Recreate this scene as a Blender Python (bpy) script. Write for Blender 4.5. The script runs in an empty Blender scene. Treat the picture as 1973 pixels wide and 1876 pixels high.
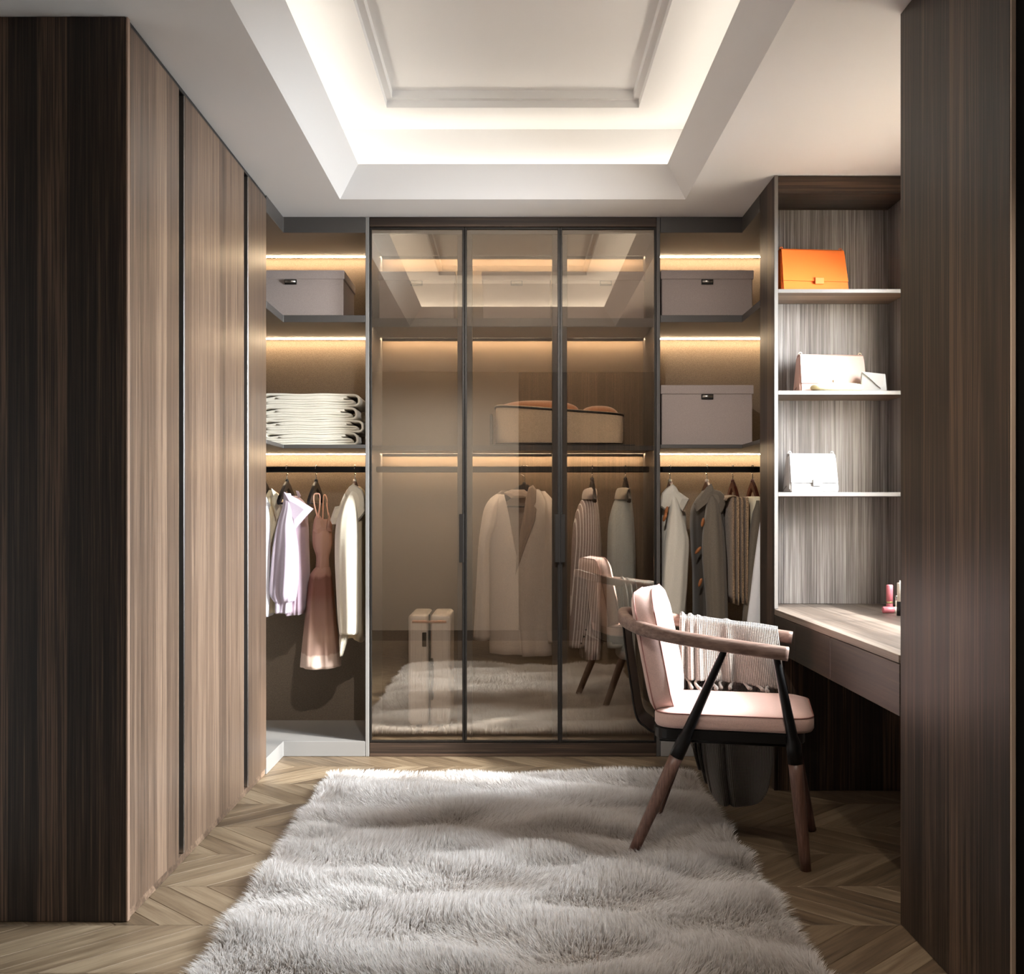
import bpy, bmesh, math, random
import numpy as np
from mathutils import Vector, Matrix, noise as mnoise
C = bpy.context.scene.collection
sc = bpy.context.scene
R = random.Random(7)
PI = math.pi

# ------------------------------------------------------------------ camera
EYE, F, CX, CY = 1.176, 2000.0, 988.0, 987.0
cam = bpy.data.objects.new('camera', bpy.data.cameras.new('camera'))
C.objects.link(cam)
cam.location = (0, 0, EYE)
cam.rotation_euler = (PI / 2, 0, 0)
cam.data.sensor_fit = 'HORIZONTAL'
cam.data.sensor_width = 36.0
cam.data.lens = F / 1973 * 36
cam.data.shift_x = (986.5 - CX) / 1973
cam.data.shift_y = (CY - 938) / 1973
cam.data.clip_start = 0.05
sc.camera = cam

# ------------------------------------------------------------------ light and exposure
sc.view_settings.view_transform = 'Standard'
sc.view_settings.look = 'None'
sc.view_settings.exposure = 0.5
sc.view_settings.gamma = 1.0
sc.view_settings.use_curve_mapping = False
COVE, LED, WIN, SUN, HALL_FILL = 6.3, 74.0, 230.0, 6.5, 28.0
w = bpy.data.worlds.new('daylight'); sc.world = w; w.use_nodes = True
wt = w.node_tree; wc = wt.nodes.new('ShaderNodeTexCoord'); ws = wt.nodes.new('ShaderNodeSeparateXYZ'); wr = wt.nodes.new('ShaderNodeValToRGB')
wt.links.new(wc.outputs['Generated'], ws.inputs[0]); wt.links.new(ws.outputs[2], wr.inputs[0]); wt.links.new(wr.outputs[0], wt.nodes['Background'].inputs[0])
wr.color_ramp.elements[0].position = 0.0; wr.color_ramp.elements[0].color = (0.26, 0.25, 0.23, 1)   # ground
wr.color_ramp.elements[1].position = 0.04; wr.color_ramp.elements[1].color = (0.78, 0.88, 1.0, 1)   # sky
wt.nodes['Background'].inputs[1].default_value = 7.5

def area(name, loc, rot, sx, sy, power, col, spread=PI):
    l = bpy.data.lights.new(name, 'AREA'); l.shape = 'RECTANGLE'; l.size = sx; l.size_y = sy
    l.energy = power; l.color = col; l.spread = spread
    o = bpy.data.objects.new(name, l); C.objects.link(o); o.location = loc; o.rotation_euler = rot
    return o
# daylight at the window over the dressing table (it faces the room, -X)
wd = area('window_daylight', (2.38, 3.45, 2.08), (0, 0, 0), 1.1, 1.3, WIN, (0.92, 0.96, 1.0), math.radians(112))
wd.rotation_euler = Vector((-1.0, 0.38, -0.66)).to_track_quat('-Z', 'Y').to_euler()
# two unseen fill spots added behind the camera to brighten the white end wall
for x in (-1.2, -.35):
    l = bpy.data.lights.new('hall_fill', 'SPOT'); l.energy = HALL_FILL; l.color = (1.0, .95, .9); l.spot_size = math.radians(115); l.spot_blend = .8; l.shadow_soft_size = 0
    o = bpy.data.objects.new('hall_fill', l); C.objects.link(o); o.location = (x, .75, 2.5)
    o.rotation_euler = Vector((0, -1, -1.45)).to_track_quat('-Z', 'Y').to_euler()
# fill spot without a fitting, added to brighten the clothes in the wardrobes
l = bpy.data.lights.new('wardrobe_fill', 'SPOT'); l.energy = 150; l.color = (1.0, .94, .87); l.spot_size = math.radians(62); l.spot_blend = .9; l.shadow_soft_size = 0
o = bpy.data.objects.new('wardrobe_fill', l); C.objects.link(o); o.location = (.1, 1.9, 2.56)
o.rotation_euler = Vector((0, 3.2, -1.35)).to_track_quat('-Z', 'Y').to_euler()
# two added fill spots, out of view, lifting the near rug and floor
for x, tx, e, c in ((-.25, -.15, 55, (1.0, .96, .92)), (.55, 1.0, 50, (1.0, .84, .68))):
    l = bpy.data.lights.new('floor_fill', 'SPOT'); l.energy = e; l.color = c; l.spot_size = math.radians(62); l.spot_blend = 1.0; l.shadow_soft_size = 0
    o = bpy.data.objects.new('floor_fill', l); C.objects.link(o); o.location = (x, 1.75, 2.56)
    o.rotation_euler = (Vector((tx, 2.75, 0)) - Vector((x, 1.75, 2.56))).to_track_quat('-Z', 'Y').to_euler()
sl = bpy.data.lights.new('sun', 'SUN'); sl.energy = SUN; sl.angle = math.radians(2.0); sl.color = (1, 0.95, 0.88)
so = bpy.data.objects.new('sun', sl); C.objects.link(so)
so.rotation_euler = Vector((-2.8, 1.25, -1.75)).to_track_quat('-Z', 'Y').to_euler()

# ------------------------------------------------------------------ helpers
def WX(px, Y): return (px - CX) * Y / F
def WZ(py, Y): return EYE + (CY - py) * Y / F

def obj(name, bm, mat=None, parent=None, smooth=False, loc=None):
    me = bpy.data.meshes.new(name)
    if isinstance(bm, tuple):
        me.from_pydata(bm[0], [], bm[1])
    else:
        bm.to_mesh(me); bm.free()
    if mat: me.materials.append(mat)
    if smooth:
        me.shade_smooth()
    o = bpy.data.objects.new(name, me); C.objects.link(o)
    if parent is not None: o.parent = parent
    if loc is not None: o.location = loc
    return o

def thing(name, label, cat, loc=(0, 0, 0), rz=0, group=None):
    o = bpy.data.objects.new(name, None); C.objects.link(o)
    o.empty_display_size = 0.1
    o.location = loc; o.rotation_euler = (0, 0, rz)
    o['label'] = label; o['category'] = cat
    if group: o['group'] = group
    return o

def tag(o, label, cat, group=None):
    o['label'] = label; o['category'] = cat
    if group: o['group'] = group
    return o

def struct(o): o['kind'] = 'structure'; return o

def bx(bm, x0, x1, y0, y1, z0, z1, bev=0.0, M=None, seg=1):
    r = bmesh.ops.create_cube(bm, size=1.0)
    vs = r['verts']
    for v in vs:
        v.co = Vector((x0 if v.co.x < 0 else x1, y0 if v.co.y < 0 else y1, z0 if v.co.z < 0 else z1))
    if bev > 0:
        es = list({e for v in vs for e in v.link_edges})
        rr = bmesh.ops.bevel(bm, geom=es, offset=bev, segments=seg, affect='EDGES', profile=0.5)
        vs = list({v for f in rr['faces'] for v in f.verts} | {v for v in vs if v.is_valid})
    if M is not None:
        for v in vs: v.co = M @ v.co
    return vs

def box(name, x0, x1, y0, y1, z0, z1, mat, parent=None, bev=0.0015, smooth=False, seg=1):
    bm = bmesh.new(); bx(bm, x0, x1, y0, y1, z0, z1, bev, seg=seg)
    return obj(name, bm, mat, parent, smooth)

def prism(bm, pts, axis, a0, a1, M=None):
    """polygon pts (2D) extruded along axis between a0 and a1"""
    def mk(p, a):
        if axis == 'y': return Vector((p[0], a, p[1]))
        if axis == 'x': return Vector((a, p[0], p[1]))
        return Vector((p[0], p[1], a))
    A = [bm.verts.new(mk(p, a0)) for p in pts]
    B = [bm.verts.new(mk(p, a1)) for p in pts]
    n = len(pts)
    fs = [bm.faces.new(A), bm.faces.new(B[::-1])]
    for i in range(n):
        fs.append(bm.faces.new([A[i], B[i], B[(i + 1) % n], A[(i + 1) % n]]))
    bmesh.ops.recalc_face_normals(bm, faces=fs)
    if M is not None:
        for v in A + B: v.co = M @ v.co
    return A + B

def catmull(pts, n):
    P = [Vector(p) for p in pts]
    P = [P[0] * 2 - P[1]] + P + [P[-1] * 2 - P[-2]]
    out = []
    for i in range(1, len(P) - 2):
        a, b, c, d = P[i - 1:i + 3]
        for k in range(n):
            t = k / n
            out.append(0.5 * ((2 * b) + (c - a) * t + (2 * a - 5 * b + 4 * c - d) * t * t + (3 * b - a - 3 * c + d) * t ** 3))
    out.append(P[-2])
    return out

def sweep(bm, path, rx, ry=None, sides=10, caps=True, up=Vector((0, 0, 1)), p=1.0):
    """tube along path; rx sideways, ry along up; numbers or functions of 0..1"""
    n = len(path); rings = []
    for i, c in enumerate(path):
        t = (path[min(i + 1, n - 1)] - path[max(i - 1, 0)]).normalized()
        u = up
        if abs(t.dot(u)) > 0.97: u = Vector((0, 1, 0))
        s = t.cross(u).normalized(); q = s.cross(t).normalized()
        f = i / (n - 1)
        a = rx(f) if callable(rx) else rx
        b = (ry(f) if callable(ry) else ry) if ry is not None else a
        ring = []
        for k in range(sides):
            th = 2 * PI * k / sides
            cc, ss = math.cos(th), math.sin(th)
            if p != 1.0:
                cc = math.copysign(abs(cc) ** p, cc); ss = math.copysign(abs(ss) ** p, ss)
            ring.append(bm.verts.new(c + s * (a * cc) + q * (b * ss)))
        rings.append(ring)
    for i in range(n - 1):
        for k in range(sides):
            bm.faces.new([rings[i][k], rings[i][(k + 1) % sides], rings[i + 1][(k + 1) % sides], rings[i + 1][k]])
    if caps:
        bm.faces.new(rings[0][::-1]); bm.faces.new(rings[-1])

def lathe(bm, prof, cx, cy, sides=20, M=None):
    rings = []
    for r, z in prof:
        rings.append([bm.verts.new(Vector((cx + r * math.cos(2 * PI * k / sides), cy + r * math.sin(2 * PI * k / sides), z))) for k in range(sides)])
    for i in range(len(rings) - 1):
        for k in range(sides):
            bm.faces.new([rings[i][k], rings[i][(k + 1) % sides], rings[i + 1][(k + 1) % sides], rings[i + 1][k]])
    bm.faces.new(rings[0][::-1]); bm.faces.new(rings[-1])
    if M is not None:
        for rg in rings:
            for v in rg: v.co = M @ v.co

def copy_tree(o, parent=None):
    c = o.copy(); C.objects.link(c)
    if parent is not None: c.parent = parent
    for ch in [x for x in bpy.data.objects if x.parent == o]:
        copy_tree(ch, c)
    return c

# ------------------------------------------------------------------ materials
class NT:
    def __init__(s, name):
        s.m = bpy.data.materials.new(name); s.m.use_nodes = True
        s.t = s.m.node_tree; s.b = s.t.nodes['Principled BSDF']; s.out = s.t.nodes['Material Output']
    def n(s, typ, **kw):
        x = s.t.nodes.new(typ)
        for k, v in kw.items():
            if k.startswith('_'): setattr(x, k[1:], v)
        return x
    def l(s, a, b): s.t.links.new(a, b)
    def math(s, op, a, b=None, c=None):
        x = s.t.nodes.new('ShaderNodeMath'); x.operation = op
        for i, v in enumerate((a, b, c)):
            if v is None: continue
            if isinstance(v, (int, float)): x.inputs[i].default_value = v
            else: s.l(v, x.inputs[i])
        return x.outputs[0]
    def mapping(s, src, scale, loc=(0, 0, 0)):
        x = s.t.nodes.new('ShaderNodeMapping'); s.l(src, x.inputs[0])
        x.inputs['Scale'].default_value = scale; x.inputs['Location'].default_value = loc
        return x.outputs[0]
    def noise(s, src, scale=1.0, detail=4.0, rough=0.5):
        x = s.t.nodes.new('ShaderNodeTexNoise'); s.l(src, x.inputs['Vector'])
        x.inputs['Scale'].default_value = scale; x.inputs['Detail'].default_value = detail; x.inputs['Roughness'].default_value = rough
        return x.outputs[0]
    def ramp(s, src, stops, interp='LINEAR'):
        x = s.t.nodes.new('ShaderNodeValToRGB'); s.l(src, x.inputs[0]); cr = x.color_ramp; cr.interpolation = interp
        while len(cr.elements) < len(stops): cr.elements.new(0.5)
        for e, (p, c) in zip(cr.elements, stops):
            e.position = p; e.color = (*c, 1)
        return x.outputs[0]
    def mix(s, f, a, b, blend='MIX'):
        x = s.t.nodes.new('ShaderNodeMix'); x.data_type = 'RGBA'; x.blend_type = blend
        for i, v in ((0, f), (6, a), (7, b)):
            if isinstance(v, (int, float)): x.inputs[i].default_value = v
            elif isinstance(v, tuple): x.inputs[i].default_value = (*v, 1)
            else: s.l(v, x.inputs[i])
        return x.outputs[2]
    def bump(s, h, strength=0.3, dist=0.001):
        x = s.t.nodes.new('ShaderNodeBump'); s.l(h, x.inputs['Height'])
        x.inputs['Strength'].default_value = strength; x.inputs['Distance'].default_value = dist
        s.l(x.outputs[0], s.b.inputs['Normal'])
    def pos(s): return s.n('ShaderNodeNewGeometry').outputs['Position']
    def objc(s): return s.n('ShaderNodeTexCoord').outputs['Object']

def rgb(r, g, b):
    f = lambda c: ((c / 255 + 0.055) / 1.055) ** 2.4 if c > 10 else c / 255 / 12.92
    return (f(r), f(g), f(b))

def plain(name, col, rough=0.5, metal=0.0, spec=0.5, bump=None):
    t = NT(name)
    t.b.inputs['Base Color'].default_value = (*col, 1); t.b.inputs['Roughness'].default_value = rough
    t.b.inputs['Metallic'].default_value = metal; t.b.inputs['Specular IOR Level'].default_value = spec
    if bump:
        h = t.noise(t.objc(), bump[0], 3.0); t.bump(h, bump[1], bump[2])
    return t.m

def veneer(name, axis, dark, mid, light, rough=0.36, band=0.085, fine=1.0, spec=0.5):
    t = NT(name); P = t.pos()
    sep = t.n('ShaderNodeSeparateXYZ'); t.l(P, sep.inputs[0]); X, Y, Z = sep.outputs
    if axis == 'z': s = t.math('ADD', X, Y); sc1 = (190, 190, 2.2); sc2 = (38, 38, .45)
    elif axis == 'y': s = t.math('ADD', X, Z); sc1 = (110, 1.6, 110); sc2 = (22, .7, 22)
    else: s = t.math('ADD', Y, Z); sc1 = (1.6, 110, 110); sc2 = (.5, 30, 30)
    a = t.math('DIVIDE', s, band)
    wn = t.n('ShaderNodeTexWhiteNoise'); wn.noise_dimensions = '1D'; t.l(t.math('FLOOR', a), wn.inputs['W'])
    g1 = t.noise(t.mapping(P, sc1), 1.0, 6.0, 0.65)
    g2 = t.noise(t.mapping(P, sc2), 1.0, 3.0, 0.5)
    v = t.math('MULTIPLY', t.math('SUBTRACT', g1, 0.5), 1.5 * fine)
    v = t.math('ADD', v, t.math('MULTIPLY', t.math('SUBTRACT', g2, 0.5), 0.75))
    v = t.math('ADD', v, t.math('MULTIPLY', t.math('SUBTRACT', wn.outputs[0], 0.5), 0.46))
    v = t.math('ADD', v, 0.5)
    col = t.ramp(v, [(0.12, dark), (0.5, mid), (0.88, light)])
    t.l(col, t.b.inputs['Base Color'])
    t.b.inputs['Roughness'].default_value = rough; t.b.inputs['Specular IOR Level'].default_value = spec
    t.bump(g1, 0.25, 0.0006)
    return t.m

def fabric(name, col, var=0.08, scale=900, bump=0.5, dist=0.0012, sheen=0.2, big=True):
    t = NT(name); O = t.objc()
    n1 = t.noise(O, scale, 2.0); n2 = t.noise(O, 9.0, 3.0)
    d = tuple(max(0, c * (1 - var * 2.2)) for c in col); l = tuple(min(1, c * (1 + var * 2.2)) for c in col)
    c = t.ramp(n1, [(0.3, d), (0.7, l)])
    t.l(c, t.b.inputs['Base Color'])
    t.b.inputs['Roughness'].default_value = 0.9; t.b.inputs['Specular IOR Level'].default_value = 0.2
    t.b.inputs['Sheen Weight'].default_value = sheen
    h = t.math('ADD', t.math('MULTIPLY', n1, 0.5), t.math('MULTIPLY', n2, 3.0 if big else 0))
    t.bump(h, bump, dist)
    return t.m

def emit(name, col, s):
    t = NT(name)
    t.b.inputs['Base Color'].default_value = (*col, 1)
    t.b.inputs['Emission Color'].default_value = (*col, 1); t.b.inputs['Emission Strength'].default_value = s
    return t.m

V_D, V_M, V_L = rgb(64, 51, 42), rgb(104, 84, 69), rgb(150, 126, 106)
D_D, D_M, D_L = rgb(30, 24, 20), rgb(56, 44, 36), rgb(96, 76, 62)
M_VEN = veneer('walnut_veneer_upright', 'z', V_D, V_M, V_L, 0.4)
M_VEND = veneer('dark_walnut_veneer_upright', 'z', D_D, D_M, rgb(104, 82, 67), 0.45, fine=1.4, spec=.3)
M_VENX = veneer('walnut_veneer_crosswise', 'x', V_D, V_M, V_L, 0.4)
M_VENXD = veneer('dark_walnut_veneer_crosswise', 'x', D_D, D_M, D_L, 0.45, spec=.3)
M_DESK = veneer('walnut_veneer_desk', 'y', rgb(66, 56, 49), rgb(96, 84, 75), rgb(132, 119, 108), 0.42, 0.12)
M_NICHE = veneer('smoked_oak_veneer', 'z', rgb(66, 59, 56), rgb(126, 119, 115), rgb(186, 181, 177), 0.38, 0.2, 1.0)
M_NEDGE = plain('smoked_oak_edge', rgb(116, 111, 107), 0.4)
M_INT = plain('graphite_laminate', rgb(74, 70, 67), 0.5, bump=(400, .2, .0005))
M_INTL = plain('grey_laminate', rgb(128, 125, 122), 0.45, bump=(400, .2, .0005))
M_BACK = fabric('taupe_linen_panel', rgb(108, 95, 82), 0.16, 420, 0.2, 0.0006, 0.0, False)
M_BLACK = plain('black_lacquer', (0.006, 0.006, 0.006), 0.35)
M_BLKM = plain('black_metal', (0.012, 0.011, 0.011), 0.32, 0.6)
M_GUN = plain('gunmetal_frame', rgb(42, 38, 35), 0.4, 0.6)
M_ALU = plain('brushed_aluminium', rgb(190, 185, 178), 0.3, 1.0)
M_CHROME = plain('chrome', rgb(220, 220, 220), 0.15, 1.0)
M_CEIL = plain('matt_white_plaster', rgb(234, 232, 231), 0.85, bump=(300, .1, .0006))
M_WALL = plain('off_white_wall_paint', rgb(215, 210, 204), 0.85, bump=(300, .1, .0006))
M_LED = emit('warm_led', (1.0, 0.75, 0.48), LED)
M_LED_FILL = emit('warm_led_fill', (1.0, 0.78, 0.54), LED * .55)
M_COVE = emit('cove_led', (1.0, 0.93, 0.80), COVE)

def glass(name, tint, refl):
    t = NT(name); t.t.nodes.remove(t.b)
    tr = t.n('ShaderNodeBsdfTransparent'); tr.inputs[0].default_value = (*tint, 1)
    gl = t.n('ShaderNodeBsdfGlossy'); gl.inputs['Roughness'].default_value = 0.0; gl.inputs[0].default_value = (1, 0.90, 0.77, 1)
    lw = t.n('ShaderNodeFresnel'); lw.inputs[0].default_value = 1.45
    f = t.math('ADD', t.math('MULTIPLY', lw.outputs[0], 0.8), refl)
    mx = t.n('ShaderNodeMixShader'); t.l(f, mx.inputs[0]); t.l(tr.outputs[0], mx.inputs[1]); t.l(gl.outputs[0], mx.inputs[2])
    t.l(mx.outputs[0], t.out.inputs[0])
    return t.m
M_GLASS = glass('smoked_reflective_glass', (0.98, 0.96, 0.94), 0.22)
M_PANE = glass('clear_window_glass', (0.97, 0.98, 0.98), 0.0)

def oak():
    t = NT('oak_parquet'); uv = t.n('ShaderNodeUVMap'); oi = t.n('ShaderNodeObjectInfo')
    comb = t.n('ShaderNodeVectorMath'); comb.operation = 'MULTIPLY_ADD'
    cv = t.n('ShaderNodeCombineXYZ')
    for i in range(3): t.l(oi.outputs['Random'], cv.inputs[i])
    t.l(cv.outputs[0], comb.inputs[0]); comb.inputs[1].default_value = (31, 57, 23); t.l(uv.outputs[0], comb.inputs[2])
    P = comb.outputs[0]
    g1 = t.noise(t.mapping(P, (5, 130, 5)), 1.0, 6.0, 0.7)
    g2 = t.noise(t.mapping(P, (2.2, 26, 2)), 1.0, 4.0, 0.6)
    v = t.math('ADD', t.math('MULTIPLY', g1, 0.55), t.math('MULTIPLY', g2, 0.75))
    v = t.math('ADD', v, t.math('MULTIPLY', t.math('SUBTRACT', oi.outputs['Random'], 0.5), 0.30))
    col = t.ramp(v, [(0.32, rgb(68, 56, 43)), (0.6, rgb(110, 93, 73)), (0.9, rgb(148, 131, 108))])
    t.l(col, t.b.inputs['Base Color']); t.b.inputs['Roughness'].default_value = 0.42
    t.bump(g1, 0.3, 0.0006)
    return t.m
M_OAK = oak()

# ------------------------------------------------------------------ the shell
H = 2.6
XL, XR, YB, YN = -1.77, 1.70, 5.56, -0.5
XRR = 2.3
# floor: slab with chevron planks
floor = struct(box('floor', XL - .1, XRR + .1, YN - .1, YB + .1, -0.08, -0.018, plain('floor_screed', rgb(60, 52, 44), .9), None, 0))
COLW, SP, DX = 0.308, 0.124, 0.328
def plank_mesh(sign):
    g = 0.0007
    bm = bmesh.new(); uvl = bm.loops.layers.uv.new('UVMap')
    d = DX * sign
    pts = [(g, -g), (SP - g, -g), (SP - g + d, -COLW + g), (g + d, -COLW + g)]
    vs = prism(bm, pts, 'z', -0.018, 0.0)
    es = [e for e in bm.edges if all(abs(v.co.z) < 1e-6 for v in e.verts)]
    bmesh.ops.bevel(bm, geom=es, offset=0.0012, segments=1, affect='EDGES')
    dirv = Vector((d, -COLW)).normalized(); nv = Vector((-dirv.y, dirv.x))
    for f in bm.faces:
        for lp in f.loops:
            p = Vector((lp.vert.co.x, lp.vert.co.y)); lp[uvl].uv = (p.dot(dirv), p.dot(nv))
    me = bpy.data.meshes.new('plank'); bm.to_mesh(me); bm.free(); me.materials.append(M_OAK)
    return me
PM = {1: plank_mesh(1), -1: plank_mesh(-1)}
rest_v, rest_f, rest_uv = [], [], []
np_ = 0
y_top0 = 3.267
for ci in range(-8, 13):
    yt = y_top0 + ci * COLW; yb = yt - COLW
    sign = 1 if ci % 2 == 0 else -1
    x0 = 0.895 if sign == 1 else 0.895 + DX - SP * 3
    if yt > YB + 0.3 or yt < YN - .1: continue
    for k in range(-32, 20):
        x = x0 + k * SP
        xa, xb = sorted((x, x + DX * sign)); xb += SP
        if xb < XL - .08 or xa > XRR + .05: continue
        ym = (yt + yb) / 2
        # in view: in front of the furniture, not under the rug
        vis = yb < 5.0 and yt > 2.60 and xb > -988 / F * yt - .02 and xa < (1735 - 988) / F * yt + .03 and not (xa > -0.74 and xb < 0.72 and yt < 4.5)
        if vis and ym > 2.98 and xb < -1.10: vis = False
        if vis and ym > 4.40 and xa > 1.12: vis = False
        if vis:
            o = bpy.data.objects.new('plank', PM[sign]); C.objects.link(o); o.parent = floor; o.location = (x, yt, 0); np_ += 1
        else:
            b = len(rest_v); me = PM[sign]
            rest_v += [(v.co.x + x, v.co.y + yt, v.co.z) for v in me.vertices]
            ju = R.random() * 30
            for p in me.polygons:
                rest_f.append([b + i for i in p.vertices])
                for li in p.loop_indices:
                    q = me.uv_layers[0].data[li].uv; rest_uv.append((q[0] + ju, q[1] + ju * 1.7))
o = obj('plank_field', (rest_v, rest_f), M_OAK, floor); o['kind'] = 'stuff'
ul = o.data.uv_layers.new(name='UVMap')
ul.data.foreach_set('uv', np.array(rest_uv, dtype=np.float32).ravel())

# walls
struct(box('wall_back', XL - .1, XRR + .1, YB, YB + .1, -.0179, H + .6, M_WALL, None, 0))
struct(box('wall_left', XL - .1, XL, YN, YB, -.0179, H + .6, M_WALL, None, 0))
struct(box('wall_near', XL - .1, 0.06, YN - .1, YN, -.0179, H + .6, M_WALL, None, 0))
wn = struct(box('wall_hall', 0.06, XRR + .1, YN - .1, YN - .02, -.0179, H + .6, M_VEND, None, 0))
struct(box('wall_corner', XRR, XRR + .1, YN, 2.98, -.0179, H + .6, M_WALL, None, 0))
struct(box('wall_end', XR, XRR, 2.967, 2.979, 0, H + .3, M_WALL, None, 0))
# right wall with the window over the dressing table
WY0, WY1, WZ0, WZ1 = 3.06, 4.30, 0.92, 2.28
bm = bmesh.new()
bx(bm, XR, XR + .14, 2.98, WY0, 0, H + .3); bx(bm, XR, XR + .14, WY1, YB, 0, H + .3)
bx(bm, XR, XR + .14, WY0, WY1, 0, WZ0); bx(bm, XR, XR + .14, WY0, WY1, WZ1, H + .3)
struct(obj('wall_right', bm, M_WALL))
bm = bmesh.new()
for (a, b, c, d) in ((WY0, WY0 + .04, WZ0, WZ1), (WY1 - .04, WY1, WZ0, WZ1), (WY0 + .04, WY1 - .04, WZ0, WZ0 + .04), (WY0 + .04, WY1 - .04, WZ1 - .04, WZ1), (3.66, 3.70, WZ0 + .04, WZ1 - .04)):
    bx(bm, XR + .04, XR + .09, a, b, c, d, .003)
win = struct(obj('window_1', bm, plain('white_window_frame', rgb(225, 222, 218), .4)))
for a, b in ((WY0 + .04, 3.66), (3.70, WY1 - .04)):
    box('pane', XR + .062, XR + .068, a, b, WZ0 + .04, WZ1 - .04, M_PANE, win, 0)
struct(box('window_1_sill', XR - .02, XR + .135, WY0 + .002, WY1 - .002, WZ0 - .001, WZ0 + .02, M_WALL, None, .002)).name = 'window_1_sill'

# ceiling with recessed tray
LX, LY0, LY1 = 0.786, 2.08, 4.723      # opening at the lower ceiling
IX, IY0, IY1, IZ = 0.69, 2.175, 4.632, 2.73   # top of the sloping lip
UX, UY0, UY1, UZ = 0.80, 2.05, 4.76, 2.932   # upper tray (set back over the lip)
def ring_rect(x0, x1, y0, y1, z): return [(x0, y0, z), (x1, y0, z), (x1, y1, z), (x0, y1, z)]
rects = [ring_rect(XL - .1, XRR + .1, YN - .1, YB + .1, H), ring_rect(-LX, LX, LY0, LY1, H), ring_rect(-IX, IX, IY0, IY1, IZ),
         ring_rect(-IX - .012, IX + .012, IY0 - .012, IY1 + .012, IZ), ring_rect(-IX - .012, IX + .012, IY0 - .012, IY1 + .012, IZ - .012),
         ring_rect(-UX, UX, UY0, UY1, IZ - .012), ring_rect(-UX, UX, UY0, UY1, UZ)]
# panel moulding: two risers stepping up
def inset(o_, z): return ring_rect(-0.547 + o_, 0.547 - o_, 2.33 + o_, 4.505 - o_, z)
rects += [inset(0, UZ), inset(.001, UZ + .03), inset(.026, UZ + .03), inset(.027, UZ + .064), ]
v, f = [], []
for r_ in rects: v += r_
for i in range(len(rects) - 1):
    for k in range(4):
        a = i * 4 + k; b = i * 4 + (k + 1) % 4
        f.append([a, b, b + 4, a + 4])
n = (len(rects) - 1) * 4
f.append([n, n + 1, n + 2, n + 3])
# solid upper side so no light leaks in
m0 = len(v)
v += ring_rect(XL - .1, XRR + .1, YN - .1, YB + .1, 3.2)
for k in range(4): f.append([k, m0 + k, m0 + (k + 1) % 4, (k + 1) % 4])
f.append([m0, m0 + 3, m0 + 2, m0 + 1])
ceil = struct(obj('ceiling', (v, f), M_CEIL))
# cove LED strips lying in the trough behind the lip
cove = thing('cove_light', 'warm white light strips hidden behind the lip of the ceiling recess', 'light strip')
zt = IZ - .012
for (x0, x1, y0, y1) in ((-UX + .035, -UX + .055, UY0 + .06, UY1 - .06), (UX - .055, UX - .035, UY0 + .06, UY1 - .06),
                         (-UX + .06, UX - .06, UY1 - .055, UY1 - .035), (-UX + .06, UX - .06, UY0 + .035, UY0 + .055)):
    box('light_strip', x0, x1, y0, y1, zt + .001, zt + .009, M_COVE, cove, 0)

# ------------------------------------------------------------------ tall dark cabinet on the left
cab = thing('wardrobe_cabinet', 'tall dark walnut wardrobe with flush doors and black grip channels', 'wardrobe', (-1.42, 3.8, 0))
def sub(o_, parent):      # parent while keeping world position
    o_.parent = parent; o_.location = o_.location - parent.location
    return o_
def cbox(parent, name, x0, x1, y0, y1, z0, z1, mat, bev=.0015):
    return sub(box(name, x0, x1, y0, y1, z0, z1, mat, None, bev), parent)
CT = H - .001
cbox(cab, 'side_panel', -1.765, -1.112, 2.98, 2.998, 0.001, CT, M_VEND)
cbox(cab, 'edge_band', -1.1115, -1.105, 2.98, 2.998, 0.001, CT, plain('light_veneer_edge', rgb(150, 124, 106), .45))
cbox(cab, 'carcass', -1.765, -1.165, 2.999, 4.652, 0.001, CT, M_BLACK)
cbox(cab, 'plinth', -1.160, -1.110, 3.0, 4.65, 0.001, 0.028, M_VENX)
cbox(cab, 'top_rail', -1.160, -1.110, 3.0, 4.65, CT - .016, CT, M_BLACK)
for (a, b) in ((2.9995, 3.437), (3.499, 4.266), (4.342, 4.652)):
    d = cbox(cab, 'door', -1.127, -1.105, a, b, 0.03, CT - .018, M_VEN)
for (a, b) in ((3.4375, 3.4915), (4.2665, 4.334)):
    ch = cbox(cab, 'grip_channel', -1.162, -1.130, a, b, 0.03, CT - .018, M_BLACK)
    bm = bmesh.new(); bx(bm, -1.162, -1.106, b + .001, b + .006, .03, CT - .02, .001)
    h_ = sub(obj('channel_edge', bm, M_ALU), cab)

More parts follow.
